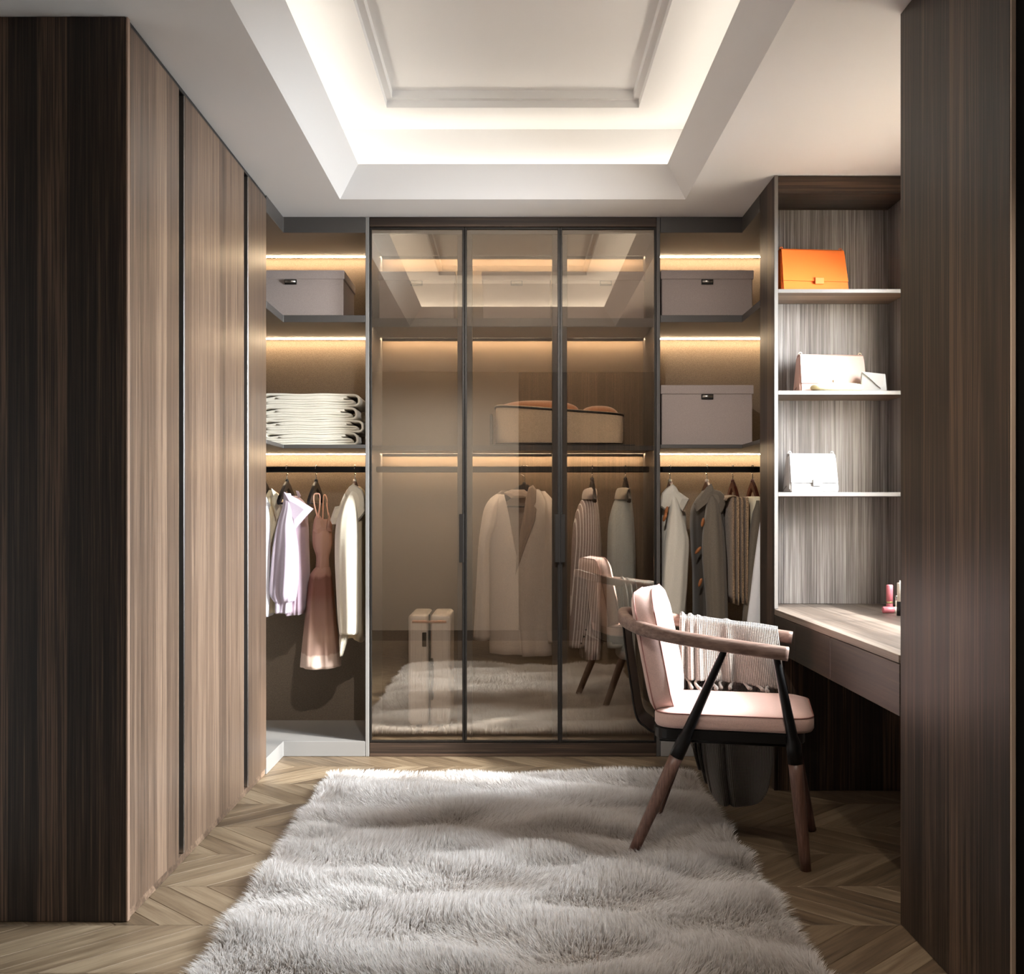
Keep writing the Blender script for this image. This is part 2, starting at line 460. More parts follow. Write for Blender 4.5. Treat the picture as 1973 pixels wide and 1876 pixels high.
# ------------------------------------------------------------------ corner wardrobes (left and right)
SZ = [(2.092, 2.126), (1.485, 1.503)]
def corner(side, label):
    s = side
    root = thing('corner_wardrobe', label, 'wardrobe', (s * 1.3, 5.2, 0))
    yw = 4.66 if s < 0 else 4.645
    xo = 1.765 if s < 0 else 1.695
    def L(name, z0, z1, mat, inset_=0.0, bev=.0015):
        p = [(xo - .002, yw), (1.105 + inset_, yw), (1.105 + inset_, 5.0 + inset_), (.712, 5.0 + inset_), (.712, 5.508), (xo - .002, 5.508)]
        p = [(s * a, b) for a, b in p]
        bm = bmesh.new(); prism(bm, p, 'z', z0, z1)
        if bev: bmesh.ops.bevel(bm, geom=list(bm.edges), offset=bev, segments=1, affect='EDGES')
        return sub(obj(name, bm, mat), root)
    L('plinth', .001, .074, M_INTL)
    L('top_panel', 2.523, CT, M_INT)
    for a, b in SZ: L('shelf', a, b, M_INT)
    x0, x1 = sorted((s * .712, s * xo))
    cbox(root, 'back_panel', x0, x1, 5.51, 5.53, .001, CT, M_BACK)
    xs = sorted((s * (xo + .001), s * (xo - .0015)))
    # light strips under each shelf, at the back
    for z in (2.523, 2.092, 1.485):
        xa, xb = sorted((s * .716, s * (xo - .04)))
        cbox(root, 'light_strip', xa, xb, 5.466, 5.477, z - .0038, z - .0005, M_LED, 0)
    xa, xb = sorted((s * .713, s * (xo - .01)))
    cbox(root, 'hanging_rail', xa, xb, 5.237, 5.262, 1.378, 1.408, M_BLKM, .004)
    return root
corner(-1, 'open corner wardrobe with towels, beside the dark walnut doors')
corner(1, 'open corner wardrobe with winter coats, beside the handbag shelves')

# ------------------------------------------------------------------ glass wardrobe
gw = thing('glass_wardrobe', 'built-in wardrobe with three smoked glass doors in slim dark frames', 'wardrobe', (0, 5.25, 0))
cbox(gw, 'fascia', -.690, .6915, 5.0, 5.018, 2.552, CT, M_VENXD)
cbox(gw, 'plinth', -.690, .6915, 5.0, 5.018, .001, .066, M_VENXD)
for s in (-1, 1):
    a, b = sorted((s * .692, s * .710))
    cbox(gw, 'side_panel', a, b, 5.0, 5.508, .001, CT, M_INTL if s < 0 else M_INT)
cbox(gw, 'back_panel', -.710, .710, 5.51, 5.53, .001, CT, M_BACK)
cbox(gw, 'bottom_panel', -.690, .690, 5.03, 5.508, .04, .074, M_INT)
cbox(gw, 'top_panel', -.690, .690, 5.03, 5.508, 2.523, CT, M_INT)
for x in (-.2325, .2275):
    cbox(gw, 'divider', x - .036, x + .036, 5.03, 5.075, .076, 2.521, M_INT)
for z0, z1 in SZ:
    cbox(gw, 'shelf', -.690, .690, 5.08, 5.508, z0, z1, M_INT)
    cbox(gw, 'shelf_lip', -.690, .690, 5.0765, 5.0795, z0 - (.010 if z0 > 2 else .006), z1, M_INT, 0)
    cbox(gw, 'light_strip', -.680, .680, 5.086, 5.096, z0 - .0035, z0 - .0004, M_LED_FILL, 0)  # extra strip added behind the lip as fill for the clothes and basket
for z in (2.523, 2.092, 1.485):
    cbox(gw, 'light_strip', -.685, .685, 5.466, 5.477, z - .0038, z - .0005, M_LED, 0)
    cbox(gw, 'strip_cover', -.685, .685, 5.452, 5.458, z - .016, z - .0005, M_INT, 0)
for xa, xb in ((-.689, .689),):
    cbox(gw, 'hanging_rail', xa, xb, 5.237, 5.262, 1.378, 1.408, M_BLKM, .004)
dw = [(-.689, -.2345), (-.2305, .2255), (.2295, .6905)]
for i, (a, b) in enumerate(dw):
    fr = bmesh.new(); t_ = .009; z0, z1 = .069, 2.549; y0, y1 = 5.0, 5.022
    bx(fr, a, a + t_, y0, y1, z0, z1, .001); bx(fr, b - t_, b, y0, y1, z0, z1, .001)
    bx(fr, a + t_, b - t_, y0, y1, z0, z0 + t_, .001); bx(fr, a + t_, b - t_, y0, y1, z1 - t_, z1, .001)
    door = sub(obj('door', fr, M_GUN), gw)
    p = box('glass_pane', a + t_ + .0005, b - t_ - .0005, 5.008, 5.012, z0 + t_ + .0005, z1 - t_ - .0005, M_GLASS, None, 0)
    p.parent = door
    hx = [b - .011] if i < 2 else []
    if i == 2: hx = [a + .011]
    for x in hx:
        h_ = box('pull_handle', x - .012, x + .010, 4.978, 4.9995, .936, 1.168, M_GUN, None, .0015)
        h_.parent = door

# ------------------------------------------------------------------ niche over the dressing table
nz = thing('shelving_unit', 'dark oak wall shelving with three shelves of handbags above the desk', 'shelves', (1.4, 4.5, 0))
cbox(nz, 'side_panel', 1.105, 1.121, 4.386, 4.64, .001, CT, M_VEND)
cbox(nz, 'edge_band', 1.1055, 1.1205, 4.3845, 4.3858, .77, CT, M_NEDGE, 0)
cbox(nz, 'side_panel', 1.676, 1.696, 4.386, 4.64, .77, CT, M_NICHE)
cbox(nz, 'back_panel', 1.1215, 1.206, 4.628, 4.641, .769, 2.524, M_NICHE, .001)
cbox(nz, 'back_panel', 1.2065, 1.6755, 4.628, 4.641, .769, 2.524, M_NICHE, .001)
hd = cbox(nz, 'header', 1.1215, 1.6755, 4.388, 4.641, 2.526, CT, M_VENXD)
for z0, z1 in ((2.104, 2.1195), (1.674, 1.6905), (1.244, 1.2615)):
    sh = cbox(nz, 'shelf', 1.1215, 1.6755, 4.390, 4.627, z0, z1, M_VENX)
    e = box('edge_band', 1.1215, 1.6755, 4.386, 4.3895, z0, z1, M_NEDGE, None, .0005); e.parent = sh

# ------------------------------------------------------------------ dressing table
DT = .768
dt = thing('dressing_table', 'fitted walnut dressing table with drawer front under the handbag shelves', 'desk', (1.4, 3.8, 0))
bm = bmesh.new()
prism(bm, [(1.105, 2.972), (1.694, 2.972), (1.694, 4.626), (1.1225, 4.626), (1.1225, 4.383), (1.105, 4.383)], 'z', DT - .024, DT)
bmesh.ops.bevel(bm, geom=list(bm.edges), offset=.0015, segments=1, affect='EDGES')
sub(obj('worktop', bm, M_DESK), dt)
for a, b in ((2.972, 3.62), (3.6225, 4.072), (4.0745, 4.383)):
    cbox(dt, 'drawer', 1.107, 1.126, a, b, .592, DT - .026, M_VENX if False else veneer('walnut_veneer_drawer', 'y', D_D, D_M, D_L, .4) if a < 3 else bpy.data.materials['walnut_veneer_drawer'])
cbox(dt, 'drawer_box', 1.127, 1.69, 2.974, 4.383, .60, DT - .026, M_INT, 0)
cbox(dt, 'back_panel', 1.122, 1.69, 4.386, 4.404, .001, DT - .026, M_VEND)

# ------------------------------------------------------------------ tall end cabinet on the right, near the camera
ec = thing('tall_cabinet', 'tall walnut cabinet end beside the dressing table, with bright edge strip', 'cabinet', (1.6, 2.6, 0))
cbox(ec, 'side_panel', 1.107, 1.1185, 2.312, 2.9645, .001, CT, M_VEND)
cbox(ec, 'edge_strip', 1.107, 1.1185, 2.306, 2.3115, .001, CT, plain('light_edge_strip', rgb(196, 176, 158), .4))
cbox(ec, 'carcass', 1.119, 2.29, 2.318, 2.9645, .001, CT, M_BLACK)

# ------------------------------------------------------------------ cloth: lofted garments
def loft(name, rows, mat, parent=None, sides=56, nf=7, amp=0.05, ph=0.0, sub_n=6, sq=0.85, hem=0.0, origin=None, grow=True, cap=True):
    """rows: (py, px_left, px_right, Y centre, half depth) measured on the photograph at the garment's distance"""
    rr = [np.array([WZ(a, y), WX(b, y), WX(c, y), y, h]) for a, b, c, y, h in rows]
    P = catmull([Vector((r[1], r[2], r[0])) for r in rr], sub_n)
    Q = catmull([Vector((r[3], r[4], 0)) for r in rr], sub_n)
    bm = bmesh.new(); rings = []
    n = len(P)
    for i, (p, q) in enumerate(zip(P, Q)):
        t = i / (n - 1)
        xc, hw, z, yc, yh = (p.x + p.y) / 2, max(.003, (p.y - p.x) / 2), p.z, q.x, max(.004, q.y)
        a = amp * (min(1, 0.25 + 1.2 * t) if grow else 1)
        ring = []
        for k in range(sides):
            th = 2 * PI * k / sides
            c, s = math.cos(th), math.sin(th)
            cc = math.copysign(abs(c) ** sq, c); ss = math.copysign(abs(s) ** sq, s)
            f = 1 + a * math.sin(nf * th + ph + 1.6 * math.sin(t * 3 + ph)) + a * .55 * math.sin((nf * 2 + 1) * th + ph * 3 + t * 4)
            # folds push in and out mostly in depth so that the outline stays put
            fx = 1 + (f - 1) * .35
            dz = -hem * (0.5 + 0.5 * math.sin(3 * th + ph)) if i == n - 1 else 0
            ring.append(bm.verts.new((xc + hw * cc * fx, yc + yh * ss * (1 + (f - 1) * 1.6), z + dz)))
        rings.append(ring)
    if cap:   # hem turned in, so that the cloth has thickness seen from below
        last = rings[-1]; ctr = sum((v.co for v in last), Vector()) / sides
        rings.append([bm.verts.new(ctr + (v.co - ctr) * .86 + Vector((0, 0, .004))) for v in last])
        rings.append([bm.verts.new(ctr + (v.co - ctr) * .80 + Vector((0, 0, .05))) for v in last])
    for i in range(len(rings) - 1):
        for k in range(sides):
            bm.faces.new([rings[i][k], rings[i][(k + 1) % sides], rings[i + 1][(k + 1) % sides], rings[i + 1][k]])
    bm.faces.new(rings[0][::-1]); bm.faces.new(rings[-1])
    bmesh.ops.recalc_face_normals(bm, faces=list(bm.faces))
    o = obj(name, bm, mat, None, True)
    if parent is not None: sub(o, parent)
    return o

def flap(name, pts, Y, thick, mat, parent, bow=0.0, tilt=(0, 0)):
    """thick piece of cloth (collar, lapel, hood edge): outline in photograph pixels at distance Y, given thickness and a curved face"""
    P = [Vector((WX(a, Y), 0, WZ(b, Y))) for a, b in pts]
    c = sum(P, Vector()) / len(P)
    bm = bmesh.new()
    n = len(P)
    def ringat(sc_, dy): return [bm.verts.new(Vector((c.x + (p.x - c.x) * sc_, Y + dy + tilt[0] * (p.x - c.x) + tilt[1] * (p.z - c.z), c.z + (p.z - c.z) * sc_))) for p in P]
    rs = [ringat(.9, thick / 2), ringat(1, 0), ringat(.93, -thick / 2), ringat(.5, -thick / 2 - bow)]
    for i in range(3):
        for k in range(n): bm.faces.new([rs[i][k], rs[i][(k + 1) % n], rs[i + 1][(k + 1) % n], rs[i + 1][k]])
    bm.faces.new(rs[0]); bm.faces.new(rs[3])
    bmesh.ops.recalc_face_normals(bm, faces=list(bm.faces))
    bmesh.ops.subdivide_edges(bm, edges=list(bm.edges), cuts=1, use_grid_fill=True)
    o = obj(name, bm, mat, None, False)
    return sub(o, parent)

def tube(name, pts, r, mat, parent, ry=None, sides=8, n=6):
    bm = bmesh.new(); sweep(bm, catmull([Vector(p) for p in pts], n), r, ry, sides)
    o = obj(name, bm, mat, None, True)
    return sub(o, parent) if parent is not None else o

M_HBLK = plain('black_wooden_hanger', (0.012, 0.009, 0.008), .35)
M_HRED = plain('dark_red_wooden_hanger', rgb(74, 34, 22), .35)
RZ = 1.408
def hanger(px, label, mat=M_HBLK, zn=None, rot=0.0, bar=True, ferrule=False, half=.20, Y=5.25, drop=.10, facing=False):
    x = WX(px, Y); zn = zn or RZ - .075
    root = thing('clothes_hanger', label, 'hanger', (x, Y, zn), rot, 'hangers on the wardrobe rails')
    # hook over the rail
    z0 = RZ - zn
    hk = [(0, 0, -.004), (0, 0, z0 * .45), (0, .021, z0 - .035), (0, .021, z0 - .008), (0, .0145, z0 + .0035), (0, 0, z0 + .0055), (0, -.014, z0 + .003), (0, -.0205, z0 - .012)]
    bm = bmesh.new(); sweep(bm, catmull([Vector(p) for p in hk], 5), .0022, sides=8)
    obj('hook', bm, M_CHROME if ferrule or mat is M_HBLK else M_BLKM, root, True)
    # shoulder piece: arms along local y
    bm = bmesh.new()
    top = [(-half, -drop), (-half * .8, -drop * .72), (-half * .35, -drop * .22), (-.014, .0), (.014, .0), (half * .35, -drop * .22), (half * .8, -drop * .72), (half, -drop)]
    low = [(half - .01, -drop - .020), (half * .75, -drop * .72 - .030), (half * .3, -drop * .22 - .036), (0, -.036), (-half * .3, -drop * .22 - .036), (-half * .75, -drop * .72 - .030), (-half + .01, -drop - .020)]
    prism(bm, top + low, 'x', -.0075, .0075)
    bmesh.ops.bevel(bm, geom=list(bm.edges), offset=.003, segments=2, affect='EDGES')
    obj('shoulder', bm, mat, root)
    if bar:
        bm = bmesh.new(); sweep(bm, [Vector((0, -half * .82, -drop - .012)), Vector((0, half * .82, -drop - .012))], .005, sides=8)
        obj('crossbar', bm, mat, root, True)
    bm = bmesh.new(); lathe(bm, [(.009, -.004), (.010, .0), (.009, .010), (.004, .012)], 0, 0, 12)
    obj('collar', bm, M_ALU if ferrule else mat, root, True)
    return root

M_LAV = fabric('lavender_cotton', rgb(198, 182, 194), .03, 700, .4, .002)
M_WHT = fabric('white_cotton', rgb(240, 238, 240), .02, 700, .4, .002)
M_CRM = fabric('cream_wool', rgb(208, 197, 177), .04, 600, .4, .002)
M_IVO = fabric('ivory_cotton', rgb(240, 228, 200), .03, 600, .4, .002)

# --- left bay
hanger(548, 'black hanger under the white shirts at the left end of the rail', zn=RZ - .07, Y=5.25).location.x = WX(508, 5.25)
hanger(553, 'black wooden hanger holding the lavender shirt')
hanger(609, 'black wooden hanger holding the brown slip dress')
hanger(684, 'red-brown hanger with metal collar inside the cream hooded blouse', M_HRED, ferrule=True)

t = thing('white_shirt', 'white cotton shirt hanging half hidden behind the walnut doors', 'shirt', (WX(505, 5.2), 5.2, .95))
loft('body', [(962, 470, 512, 5.24, .05), (985, 462, 524, 5.23, .13), (1030, 460, 527, 5.22, .17), (1100, 456, 527, 5.22, .18), (1186, 452, 522, 5.22, .18)], M_WHT, t, ph=1)
loft('sleeve', [(975, 494, 515, 5.06, .02), (1000, 490, 519, 5.05, .035), (1080, 488, 520, 5.04, .04), (1150, 490, 519, 5.04, .04), (1188, 497, 517, 5.04, .03)], M_WHT, t, nf=4, amp=.08)
flap('collar', [(496, 950), (512, 955), (521, 972), (514, 1003), (500, 985)], 5.10, .012, M_WHT, t, .01)
t = thing('cream_shirt', 'pale cream shirt hanging between the white and lavender shirts', 'shirt', (WX(536, 5.3), 5.3, .98))
loft('body', [(944, 519, 527, 5.30, .03), (958, 515, 540, 5.29, .10), (985, 512, 547, 5.28, .13), (1040, 513, 548, 5.28, .14), (1110, 512, 548, 5.28, .15), (1176, 510, 546, 5.28, .15)], M_IVO, t, ph=2)
flap('collar', [(523, 940), (534, 950), (544, 970), (545, 985), (533, 1003), (524, 970)], 5.14, .012, M_IVO, t, .012)

t = thing('lavender_shirt', 'pale lavender shirt with pointed collar and gathered cuff', 'shirt', (WX(562, 5.2), 5.2, .98))
loft('body', [(955, 560, 574, 5.25, .05), (972, 556, 587, 5.24, .12), (1000, 554, 589, 5.24, .15), (1050, 553, 591, 5.24, .16), (1100, 554, 593, 5.24, .17), (1179, 556, 592, 5.24, .18)], fabric('lavender_cotton_body', rgb(190, 165, 178), .03, 700, .4, .002), t, ph=.6, nf=6, amp=.07)
loft('sleeve', [(950, 547, 560, 5.09, .02), (975, 545, 566, 5.07, .04), (1010, 535, 567, 5.06, .05), (1051, 527, 574, 5.05, .055), (1100, 523, 575, 5.05, .06), (1140, 521, 571, 5.05, .055), (1156, 527, 567, 5.05, .045), (1162, 530, 560, 5.05, .032), (1181, 530, 558, 5.05, .030)], M_LAV, t, nf=5, amp=.13, ph=.8)
flap('collar', [(547, 947), (574, 961), (604, 980), (590, 995), (567, 1021), (556, 1000), (547, 972)], 5.055, .010, M_LAV, t, .012)
flap('collar', [(570, 945), (575, 946), (580, 955), (575, 960)], 5.2, .008, M_LAV, t)

def ombre():
    t_ = NT('brown_ombre_knit'); P = t_.pos(); sp = t_.n('ShaderNodeSeparateXYZ'); t_.l(P, sp.inputs[0])
    z = sp.outputs[2]; zt_, zb = WZ(990, 5.2), WZ(1283, 5.2)
    f = t_.math('DIVIDE', t_.math('SUBTRACT', zt_, z), zt_ - zb)
    n = t_.noise(t_.mapping(P, (30, 30, 8)), 1, 3); f2 = t_.math('ADD', f, t_.math('MULTIPLY', t_.math('SUBTRACT', n, .5), .05))
    c = t_.ramp(f2, [(0, rgb(176, 138, 118)), (.30, rgb(160, 124, 106)), (.40, rgb(142, 104, 88)), (.42, rgb(104, 66, 52)), (.52, rgb(112, 72, 58)),
                    (.58, rgb(126, 92, 78)), (.72, rgb(150, 114, 98)), (.80, rgb(172, 138, 120)), (.905, rgb(170, 136, 120)), (.915, rgb(206, 178, 162)), (1, rgb(210, 184, 168))])
    t_.l(c, t_.b.inputs['Base Color']); t_.b.inputs['Roughness'].default_value = .9
    h = t_.noise(t_.mapping(P, (300, 300, 700)), 1, 2); t_.bump(h, .4, .001)
    return t_.m
M_OMB = ombre()
t = thing('slip_dress', 'brown ombre slip dress with thin straps and pale hem', 'dress', (WX(620, 5.2), 5.2, .9))
loft('bodice', [(1000, 606, 634, 5.2, .035), (1012, 604, 638, 5.2, .05), (1031, 603, 639, 5.2, .06), (1051, 604, 639, 5.2, .055), (1072, 610, 634, 5.2, .045), (1092, 609, 634, 5.2, .045), (1096, 609, 635, 5.2, .045)], M_OMB, t, nf=4, amp=.04, cap=False)
loft('skirt', [(1092, 609, 635, 5.2, .045), (1099, 603, 637, 5.2, .055), (1112, 597, 639, 5.2, .07), (1150, 593, 643, 5.2, .09), (1201, 588, 648, 5.2, .10), (1250, 583, 653, 5.2, .11), (1282, 580, 656, 5.2, .11)], M_OMB, t, nf=6, amp=.045, hem=.004)
flap('bodice_cup', [(611, 986), (622, 1000), (627, 1020), (612, 1030), (603, 1022), (606, 1000)], 5.145, .008, M_OMB, t, .01)
flap('bodice_cup', [(634, 986), (640, 1010), (640, 1025), (628, 1022), (630, 1005)], 5.16, .008, M_OMB, t, .01)
M_STRAP = plain('pale_strap', rgb(226, 176, 150), .6)
def PW(px, py, Y): return (WX(px, Y), Y, WZ(py, Y))
tube('strap', [PW(612, 997, 5.14), PW(605, 968, 5.13), PW(605, 953, 5.13), PW(611, 951, 5.13), PW(616, 954, 5.13), PW(616, 975, 5.13), PW(613, 997, 5.135)], .0035, M_STRAP, t)
tube('strap', [PW(634, 1000, 5.33), PW(630, 975, 5.36), PW(630, 962, 5.37), PW(626, 953, 5.37), PW(623, 960, 5.36), PW(622, 1000, 5.32)], .003, M_STRAP, t)

t = thing('cream_blouse', 'cream hooded blouse hanging beside the glass wardrobe', 'blouse', (WX(675, 5.2), 5.2, .95))
loft('body', [(937, 676, 694, 5.26, .04), (947, 668, 702, 5.25, .10), (975, 662, 704, 5.24, .14), (1050, 664, 705, 5.24, .16), (1150, 664, 705, 5.24, .16), (1222, 662, 704, 5.24, .16)], fabric('cream_wool_body', rgb(226, 205, 170), .04, 600, .4, .002), t, ph=3, hem=.03)
loft('sleeve', [(950, 672, 684, 5.07, .02), (975, 658, 688, 5.06, .045), (1010, 648, 690, 5.05, .05), (1060, 646, 691, 5.05, .055), (1133, 649, 691, 5.05, .055), (1190, 652, 691, 5.05, .05), (1221, 655, 690, 5.05, .045)], M_CRM, t, nf=4, amp=.08, ph=2)
loft('shirt_tail', [(1215, 655, 672, 5.08, .03), (1240, 654, 668, 5.08, .03), (1264, 655, 660, 5.08, .02)], M_CRM, t, nf=3)
flap('hood', [(666, 950), (672, 938), (680, 932), (690, 937), (698, 944), (704, 960), (706, 985), (690, 1005), (672, 985), (668, 965)], 5.09, .05, M_CRM, t, .02)
flap('collar', [(665, 949), (656, 974), (645, 976), (640, 990), (636, 1002), (640, 1010), (650, 1010), (660, 990), (670, 965)], 5.07, .02, M_CRM, t, .014)

# --- behind the glass
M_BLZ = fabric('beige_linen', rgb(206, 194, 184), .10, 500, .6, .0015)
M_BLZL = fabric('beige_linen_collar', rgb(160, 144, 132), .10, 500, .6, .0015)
hanger(1010, 'black hanger inside the beige blazer facing the room', rot=PI / 2 + .1, half=.155, Y=5.25, zn=1.318)
t = thing('blazer', 'beige linen blazer facing the room behind the middle glass door', 'jacket', (WX(1000, 5.2), 5.2, .9))
def sheet(name, rows, side, mat, parent, ncol=18, yc=5.22, yh=.085, thick=.005, body=None):
    """curved cloth sheet: rows (py, px_left, px_right); bows out over the body ellipse (side -1 front, +1 back)"""
    Y0 = yc
    P = catmull([Vector((WZ(a, Y0), WX(b, Y0), WX(c, Y0))) for a, b, c in rows], 6)
    B = catmull([Vector((WZ(a, Y0), WX(b, Y0), WX(c, Y0))) for a, b, c in body], 6)
    bz = np.array([b.x for b in B])[::-1]; bl = np.array([b.y for b in B])[::-1]; br = np.array([b.z for b in B])[::-1]
    bm = bmesh.new(); G = []
    for i, p in enumerate(P):
        l, r = np.interp(p.x, bz, bl), np.interp(p.x, bz, br); xc, hw = (l + r) / 2, (r - l) / 2
        row = []
        t_ = i / (len(P) - 1)
        for k in range(ncol + 1):
            x = p.y + (p.z - p.y) * k / ncol
            u = min(1, abs(x - xc) / hw)
            y = yc + side * yh * (1 - u ** 2.4) ** .5 + .007 * t_ * math.sin(x * 60 + i * .02)
            row.append(bm.verts.new((x, y, p.x)))
        G.append(row)
    for i in range(len(G) - 1):
        for k in range(ncol): bm.faces.new([G[i][k], G[i][k + 1], G[i + 1][k + 1], G[i + 1][k]])
    o = obj(name, bm, mat, None, True)
    m = o.modifiers.new('thickness', 'SOLIDIFY'); m.thickness = thick; m.offset = 0
    return sub(o, parent)
body = [(940, 968, 1034), (955, 955, 1050), (975, 943, 1064), (1010, 941, 1068), (1050, 942, 1068), (1150, 944, 1069), (1262, 944, 1070)]
sheet('front_panel', [(953, 956, 971), (975, 943, 977), (1010, 941, 984), (1050, 942, 991), (1075, 942, 996), (1110, 943, 999), (1180, 943, 1001), (1257, 944, 1006)], -1, M_BLZ, t, body=body)
sheet('front_panel', [(943, 1030, 1038), (955, 1020, 1050), (975, 1016, 1064), (1010, 1007, 1068), (1050, 1000, 1068), (1075, 996, 1068), (1110, 998, 1069), (1180, 1000, 1069), (1260, 1006, 1070)], -1, M_BLZ, t, body=body)
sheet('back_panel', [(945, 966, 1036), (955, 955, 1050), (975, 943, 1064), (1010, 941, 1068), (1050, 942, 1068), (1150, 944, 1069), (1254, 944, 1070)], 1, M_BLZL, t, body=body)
loft('sleeve', [(952, 955, 966, 5.2, .02), (962, 943, 966, 5.19, .035), (980, 933, 960, 5.18, .045), (1010, 927, 955, 5.17, .05), (1050, 922, 943, 5.16, .05), (1123, 918, 943, 5.16, .05), (1180, 915, 943, 5.15, .05), (1231, 912, 944, 5.15, .05)], M_BLZ, t, nf=4, amp=.04, hem=.004)
loft('sleeve', [(946, 1042, 1050, 5.2, .02), (962, 1044, 1064, 5.2, .035), (985, 1046, 1072, 5.19, .045), (1020, 1046, 1078, 5.19, .05), (1080, 1045, 1080, 5.18, .05), (1150, 1047, 1080, 5.18, .05), (1200, 1050, 1080, 5.18, .05), (1237, 1055, 1080, 5.18, .05)], M_BLZ, t, nf=4, amp=.05, ph=1)
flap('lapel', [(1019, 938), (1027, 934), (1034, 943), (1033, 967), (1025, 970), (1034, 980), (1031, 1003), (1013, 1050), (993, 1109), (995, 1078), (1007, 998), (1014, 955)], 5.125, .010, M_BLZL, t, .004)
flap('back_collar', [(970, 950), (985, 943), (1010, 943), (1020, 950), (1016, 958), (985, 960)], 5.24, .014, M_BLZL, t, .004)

def pinstripe():
    t_ = NT('pinstripe_wool'); P = t_.pos(); sp = t_.n('ShaderNodeSeparateXYZ'); t_.l(P, sp.inputs[0])
    a = t_.math('ADD', sp.outputs[0], t_.math('MULTIPLY', sp.outputs[1], .35)); a = t_.math('ADD', a, t_.math('MULTIPLY', sp.outputs[2], -.06))
    fr = t_.math('FRACT', t_.math('DIVIDE', a, .0135)); ln = t_.math('LESS_THAN', t_.math('ABSOLUTE', t_.math('SUBTRACT', fr, .5)), .12)
    n = t_.noise(P, 500, 2)
    base = t_.ramp(n, [(.3, rgb(146, 130, 126)), (.7, rgb(186, 170, 166))])
    t_.l(t_.mix(ln, base, rgb(246, 240, 238)), t_.b.inputs['Base Color']); t_.b.inputs['Roughness'].default_value = .9
    t_.bump(n, .4, .001)
    return t_.m
M_PIN = pinstripe()
M_PINC = fabric('pinstripe_collar_wool', rgb(168, 156, 150), .06, 500, .5, .001)
hanger(1141, 'black hanger holding the pinstripe jacket behind glass', zn=1.342)
t = thing('pinstripe_jacket', 'taupe pinstripe jacket seen side-on behind the third glass door', 'jacket', (WX(1125, 5.2), 5.2, .9))
loft('body', [(950, 1130, 1148, 5.270, .06), (975, 1122, 1152, 5.260, .13), (1022, 1122, 1156, 5.260, .15), (1073, 1120, 1159, 5.260, .16), (1150, 1118, 1157, 5.260, .17), (1262, 1117, 1158, 5.260, .18)], M_PIN, t, ph=1, amp=.03, nf=5)
loft('sleeve', [(957, 1124, 1146, 5.175, .025), (975, 1114, 1148, 5.155, .045), (1002, 1106, 1150, 5.145, .055), (1042, 1102, 1153, 5.135, .06), (1083, 1100, 1155, 5.135, .06), (1123, 1099, 1155, 5.135, .06), (1160, 1098, 1146, 5.135, .058), (1200, 1097, 1137, 5.135, .055), (1247, 1096, 1125, 5.135, .045)], M_PIN, t, nf=3, amp=.02)
loft('collar', [(939, 1137, 1146, 5.220, .03), (943, 1126, 1149, 5.210, .08), (952, 1122, 1150, 5.190, .09), (962, 1121, 1147, 5.170, .07)], M_PINC, t, nf=2, amp=.02, cap=False)
for a, b in ((1129, 1213), (1125, 1226), (1120, 1239)):
    bm = bmesh.new(); lathe(bm, [(.002, 0), (.0045, .001), (.0045, .003), (.002, .004)], 0, 0, 10, Matrix.Rotation(PI / 2, 4, 'X'))
    o = obj('button', bm, M_BLACK, None, True); o.location = PW(a, b, 5.080); sub(o, t)

M_GRY = fabric('grey_blue_wool', rgb(188, 193, 192), .10, 450, .5, .0015)
hanger(1205, 'black hanger holding the grey wool coat behind glass', zn=1.342)
t = thing('grey_coat', 'grey-blue wool coat seen side-on next to the pinstripe jacket', 'coat', (WX(1200, 5.2), 5.2, .9))
loft('body', [(945, 1192, 1214, 5.270, .06), (972, 1186, 1217, 5.260, .13), (1022, 1186, 1221, 5.260, .15), (1083, 1186, 1223, 5.260, .16), (1180, 1188, 1222, 5.260, .17), (1262, 1188, 1222, 5.260, .18)], M_GRY, t, ph=2, amp=.03, nf=5)
loft('sleeve', [(952, 1190, 1208, 5.175, .025), (975, 1180, 1212, 5.155, .045), (1010, 1172, 1218, 5.145, .055), (1060, 1170, 1221, 5.135, .06), (1120, 1169, 1222, 5.135, .06), (1170, 1169, 1217, 5.135, .058), (1210, 1169, 1210, 5.135, .05), (1247, 1170, 1200, 5.135, .045)], M_GRY, t, nf=3, amp=.02, ph=1)
loft('collar', [(939, 1200, 1209, 5.220, .03), (941, 1190, 1214, 5.210, .08), (951, 1186, 1213, 5.190, .09), (962, 1184, 1210, 5.170, .07)], fabric('grey_collar_wool', rgb(156, 146, 132), .08, 450, .5, .001), t, nf=2, amp=.02, cap=False)

# --- right bay
M_TOG = plain('horn_toggle', rgb(158, 98, 56), .4)
M_OAT = fabric('oatmeal_wool', rgb(208, 200, 186), .05, 500, .5, .0015)
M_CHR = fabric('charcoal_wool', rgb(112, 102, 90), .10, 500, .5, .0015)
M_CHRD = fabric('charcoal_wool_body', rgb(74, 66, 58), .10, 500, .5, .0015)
def toggle(px, py, Y, par, tilt=.5):
    p = Vector(PW(px, py, Y)); d = Vector((math.cos(tilt) * .5, -.3, math.sin(tilt))).normalized()
    bm = bmesh.new(); sweep(bm, [p + d * (k - 3) * .0075 for k in range(7)], lambda f: .0035 + .005 * math.sin(PI * f) ** .6, sides=10)
    sub(obj('toggle', bm, M_TOG, None, True), par)
hanger(1291, 'red-brown hanger with metal collar in the oatmeal coat', M_HRED, ferrule=True)
t = thing('duffle_coat', 'oatmeal hooded duffle coat with horn toggles beside the glass wardrobe', 'coat', (WX(1300, 5.2), 5.2, .9))
